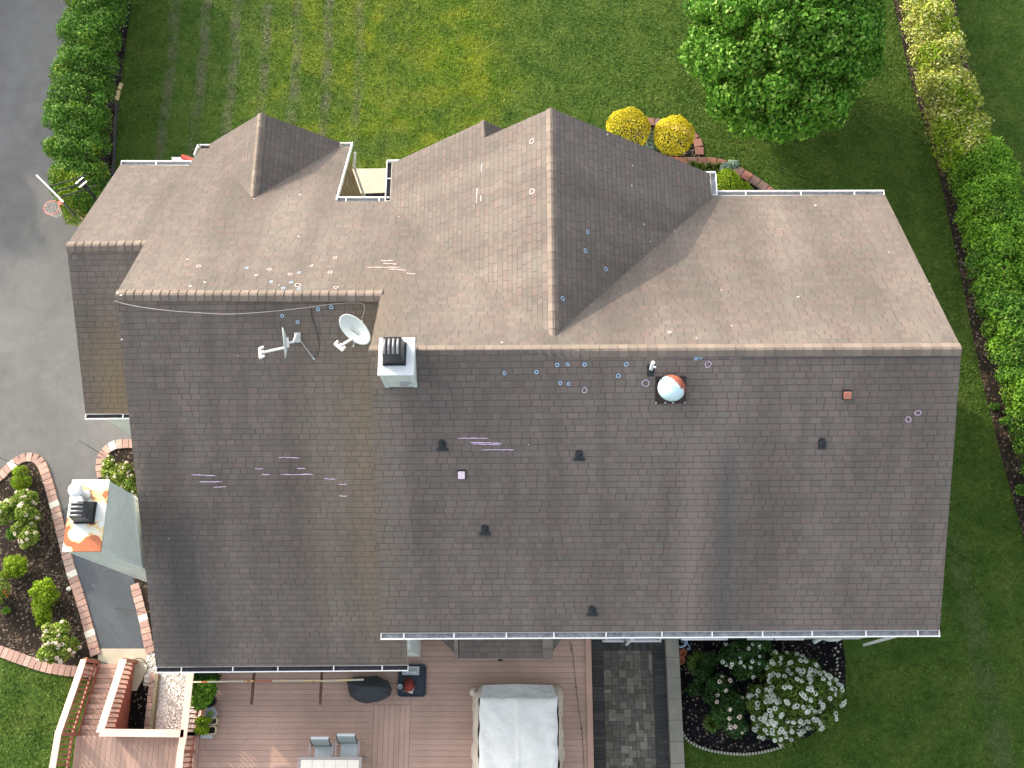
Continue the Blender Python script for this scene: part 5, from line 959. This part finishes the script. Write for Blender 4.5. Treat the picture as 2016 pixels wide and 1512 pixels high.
c_ = at(1436, 362, z=.45); blob('green_shrub', 'bright green rounded shrub tucked against the white corner gutter', 'shrub', [(c_.x-.1, c_.y-.05, .4, .55, .45, .45), (c_.x+.35, c_.y-.2, .3, .4, .35, .3), (c_.x-.1, c_.y+.1, .5, .4, .35, .4)], 4200, .05, .035, M['lf_bush'], tilt=.8)
def tuft(px, py, r, n, L, W, mat, label, z=.05, name='grass_clump'):
    c = at(px, py, z=z); m_ = MB(); 
    for i in range(n):
        a = random.random()*6.283; rr = r*random.uniform(.5, 1); h = L*random.uniform(.6, 1); b = c+Vector((math.cos(a), math.sin(a), 0))*random.uniform(0, r*.25); m1 = b+Vector((math.cos(a)*rr*.5, math.sin(a)*rr*.5, h)); e = b+Vector((math.cos(a)*rr, math.sin(a)*rr, h*.75)); s = Vector((-math.sin(a), math.cos(a), 0))*W/2
        m_.add([b-s, b+s, m1+s, m1-s, e], [(0, 1, 2, 3), (3, 2, 4)])
    return obj1(m_, name, mat, label, 'plant')
for i, (x, y) in enumerate([(1362, 330), (1378, 334), (1396, 334), (1412, 333)]):
    tuft(x, y, .22, 60, .25, .025, M['lf_strap'], ['strappy grass clump nearest the dark gable slope in the row by the front corner', 'strappy grass clump second from the gable in the row by the front corner', 'strappy grass clump third from the gable in the row by the front corner', 'strappy grass clump beside the silvery plant in the row by the front corner'][i])['group'] = 'grass clumps by the front corner'
# west rose bed
WB = 'rose bushes in the west flower bed'
blob('shrub', 'small green shrub at the tip of the west rose bed', 'shrub', pxl([(42, 930, .3, .22, .2, .25), (38, 950, .35, .2, .22, .3), (52, 948, .3, .15, .18, .2)]), 1400, .06, .04, M['lf_bush'])
blob('rose_bush', 'big pale flowered rose bush in the middle of the west bed near the border', 'rose bush', pxl([(45, 985, .55, .25, .25, .3), (60, 985, .5, .22, .22, .3), (50, 1010, .6, .28, .3, .35), (66, 1018, .5, .2, .25, .3), (42, 1040, .5, .2, .2, .3), (58, 1055, .55, .28, .3, .3), (35, 990, .4, .2, .2, .25)]), 5200, .065, .045, M['lf_rose'], WB, flowers=(M['petal_pink'], 34, .10), depth=.25)
blob('rose_bush', 'yellow green rose bush at the photo edge left of the big pale one', 'rose bush', pxl([(10, 1005, .45, .22, .25, .3), (8, 1020, .4, .2, .2, .25), (28, 1015, .4, .15, .15, .2)]), 1700, .065, .045, M['lf_rose'], WB, flowers=(M['petal_pink'], 10, .08), depth=.25)
blob('shrub', 'low dark green plant below the left photo edge roses', 'shrub', pxl([(25, 1050, .25, .16, .2, .2)]), 600, .06, .03, M['lf_hedge'])
blob('shrub', 'yellow green feathery shrub at the west bed, above the red flowered one', 'shrub', pxl([(30, 1110, .3, .3, .25, .3), (22, 1125, .25, .25, .22, .25), (40, 1118, .3, .22, .22, .25)]), 2300, .085, .025, M['lf_bush'], tilt=.9, depth=.45)
blob('rose_bush', 'small bush with red flowers at the west bed photo edge', 'rose bush', pxl([(4, 1160, .35, .25, .25, .3), (-8, 1172, .3, .25, .25, .3)]), 900, .06, .04, M['lf_rose'], WB, flowers=(M['petal_red'], 9, .07), depth=.25)
blob('shrub', 'bright lime green feathery shrub in the middle of the west bed', 'shrub', pxl([(86, 1165, .35, .33, .3, .32), (94, 1175, .35, .28, .3, .32), (84, 1198, .3, .25, .3, .28), (88, 1218, .25, .18, .2, .2)]), 4600, .085, .025, M['lf_bush'], tilt=.9, depth=.4)
blob('rose_bush', 'pale flowered rose bush at the south corner of the west bed by the deck stair', 'rose bush', pxl([(108, 1245, .55, .28, .25, .3), (122, 1240, .5, .22, .22, .3), (112, 1265, .6, .28, .25, .35), (98, 1285, .5, .25, .25, .3), (122, 1285, .5, .28, .25, .3), (138, 1272, .4, .25, .25, .25)]), 5200, .065, .045, M['lf_rose'], WB, flowers=(M['petal_pink'], 30, .11), depth=.25)
blob('shrub', 'tiny bright green seedling plant on bare mulch of the west bed', 'shrub', pxl([(13, 1202, .1, .11, .09, .1)]), 160, .06, .04, M['lf_green'], stem=False)
m_ = MB(); m_.lathe(at(137, 1160, z=.04), [(.0, 0), (.06, .02), (.07, .06), (.05, .1), (0, .12)], 12); obj1(m_, 'stone', M['block'], 'single round cream stone on the mulch beside the paver border', 'stone', smooth=True)
blob('rose_bush', 'rose bush with pink flowers in the corner bed behind the tall chimney', 'rose bush', pxl([(215, 915, .4, .2, .2, .25), (228, 935, .4, .3, .28, .3), (245, 930, .35, .25, .25, .25), (212, 925, .35, .15, .2, .2)]), 2600, .065, .045, M['lf_rose'], WB, flowers=(M['petal_pink'], 16, .09), depth=.25)
blob('rose_bush', 'rose bush with yellowish flowers wedged between tall chimney and roof edge', 'rose bush', pxl([(255, 955, .4, .25, .25, .25), (268, 965, .35, .2, .2, .2)]), 1200, .065, .045, M['lf_rose'], WB, flowers=(M['petal_pink'], 8, .08), depth=.25)
# shaded south east bed
blob('rhododendron', 'large rounded bush covered in white flower clusters', 'shrub', [(*at(x, y, z=z), r, r, r*.8) for x, y, z, r in [(1560, 1370, .75, .75), (1520, 1400, .65, .55), (1600, 1395, .65, .55), (1540, 1430, .5, .45), (1535, 1325, .6, .40), (1590, 1340, .65, .5), (1625, 1370, .55, .4), (1500, 1385, .5, .4), (1500, 1420, .4, .3), (1560, 1310, .5, .3)]], 8500, .10, .045, M['lf_strap'], flowers=(M['petal_white'], 200, .125), depth=.2, keep=.85)
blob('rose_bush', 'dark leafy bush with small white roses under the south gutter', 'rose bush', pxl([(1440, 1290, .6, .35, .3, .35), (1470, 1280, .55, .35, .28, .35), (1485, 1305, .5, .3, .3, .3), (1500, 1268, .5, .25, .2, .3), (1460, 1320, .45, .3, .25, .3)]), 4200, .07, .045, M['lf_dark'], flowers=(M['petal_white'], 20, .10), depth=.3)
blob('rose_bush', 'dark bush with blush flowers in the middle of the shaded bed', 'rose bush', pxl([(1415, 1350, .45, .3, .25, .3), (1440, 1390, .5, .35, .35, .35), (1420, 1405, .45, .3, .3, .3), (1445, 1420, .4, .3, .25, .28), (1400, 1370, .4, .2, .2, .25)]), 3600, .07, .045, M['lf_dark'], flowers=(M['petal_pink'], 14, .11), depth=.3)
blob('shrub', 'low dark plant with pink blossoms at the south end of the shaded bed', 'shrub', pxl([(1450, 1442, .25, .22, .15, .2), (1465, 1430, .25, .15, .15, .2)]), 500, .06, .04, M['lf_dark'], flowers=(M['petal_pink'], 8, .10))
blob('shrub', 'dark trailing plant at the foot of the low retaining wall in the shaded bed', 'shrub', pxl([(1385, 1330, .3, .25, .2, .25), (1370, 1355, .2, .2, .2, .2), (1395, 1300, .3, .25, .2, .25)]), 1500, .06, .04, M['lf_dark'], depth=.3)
tuft(1375, 1308, .36, 260, .34, .022, M['lf_strap'], 'big spiky grass clump beside the terracotta pots', name='spiky_plant'); tuft(1500, 1320, .3, 200, .3, .022, M['lf_strap'], 'spiky grass clump touching the white flowered bush', name='spiky_plant'); tuft(1400, 1425, .26, 150, .26, .022, M['lf_strap'], 'small spiky grass clump at the south of the shaded bed', name='spiky_plant')
blob('shrub', 'low green weeds at the edge of the east mulch strip', 'shrub', pxl([(1958, 800, .08, .15, .1, .1), (1975, 830, .08, .1, .1, .1), (2010, 965, .1, .15, .15, .12)]), 500, .07, .04, M['lf_hedge'], stem=False)
# row of tall shrubs beyond the frame across the driveway: their shade falls on the asphalt
for i, (x, y, h, lb) in enumerate([(-26.2, 21.6, 4.2, 'southernmost and lowest'), (-26.6, 24.6, 5.0, 'second from the south'), (-26.0, 27.6, 5.3, 'third from the south'), (-26.4, 30.8, 5.6, 'fourth from the south'), (-26.0, 34.2, 5.9, 'fifth from the south'), (-26.5, 37.8, 6.1, 'sixth from the south'), (-26.2, 41.5, 6.2, 'northernmost')]):
    tree(lb+' tree of the row across the driveway', (x, y, h*.55), (2.0, 2.1, h*.45), (x, y, 0), 4200, .26, .17, 40, .6, zmin=-.9)['group'] = 'trees across the driveway'
for i, (x, y, h, lb) in enumerate([(-32, 29.5, 7.2, 'lowest'), (-32.5, 34, 8.4, 'second lowest'), (-32, 39, 9.0, 'tall'), (-33, 44.5, 9.3, 'tallest'), (-38.5, 37, 9.6, 'westernmost')]):  # unseen taller trees added to block sky light and deepen the driveway shade
    tree(lb+' unseen tree added behind the driveway row to block sky light', (x, y, h*.56), (2.7, 2.8, h*.44), (x, y, 0), 5000, .34, .24, 45, .8, zmin=-.9)['group'] = 'added sky blocking trees behind the driveway row'
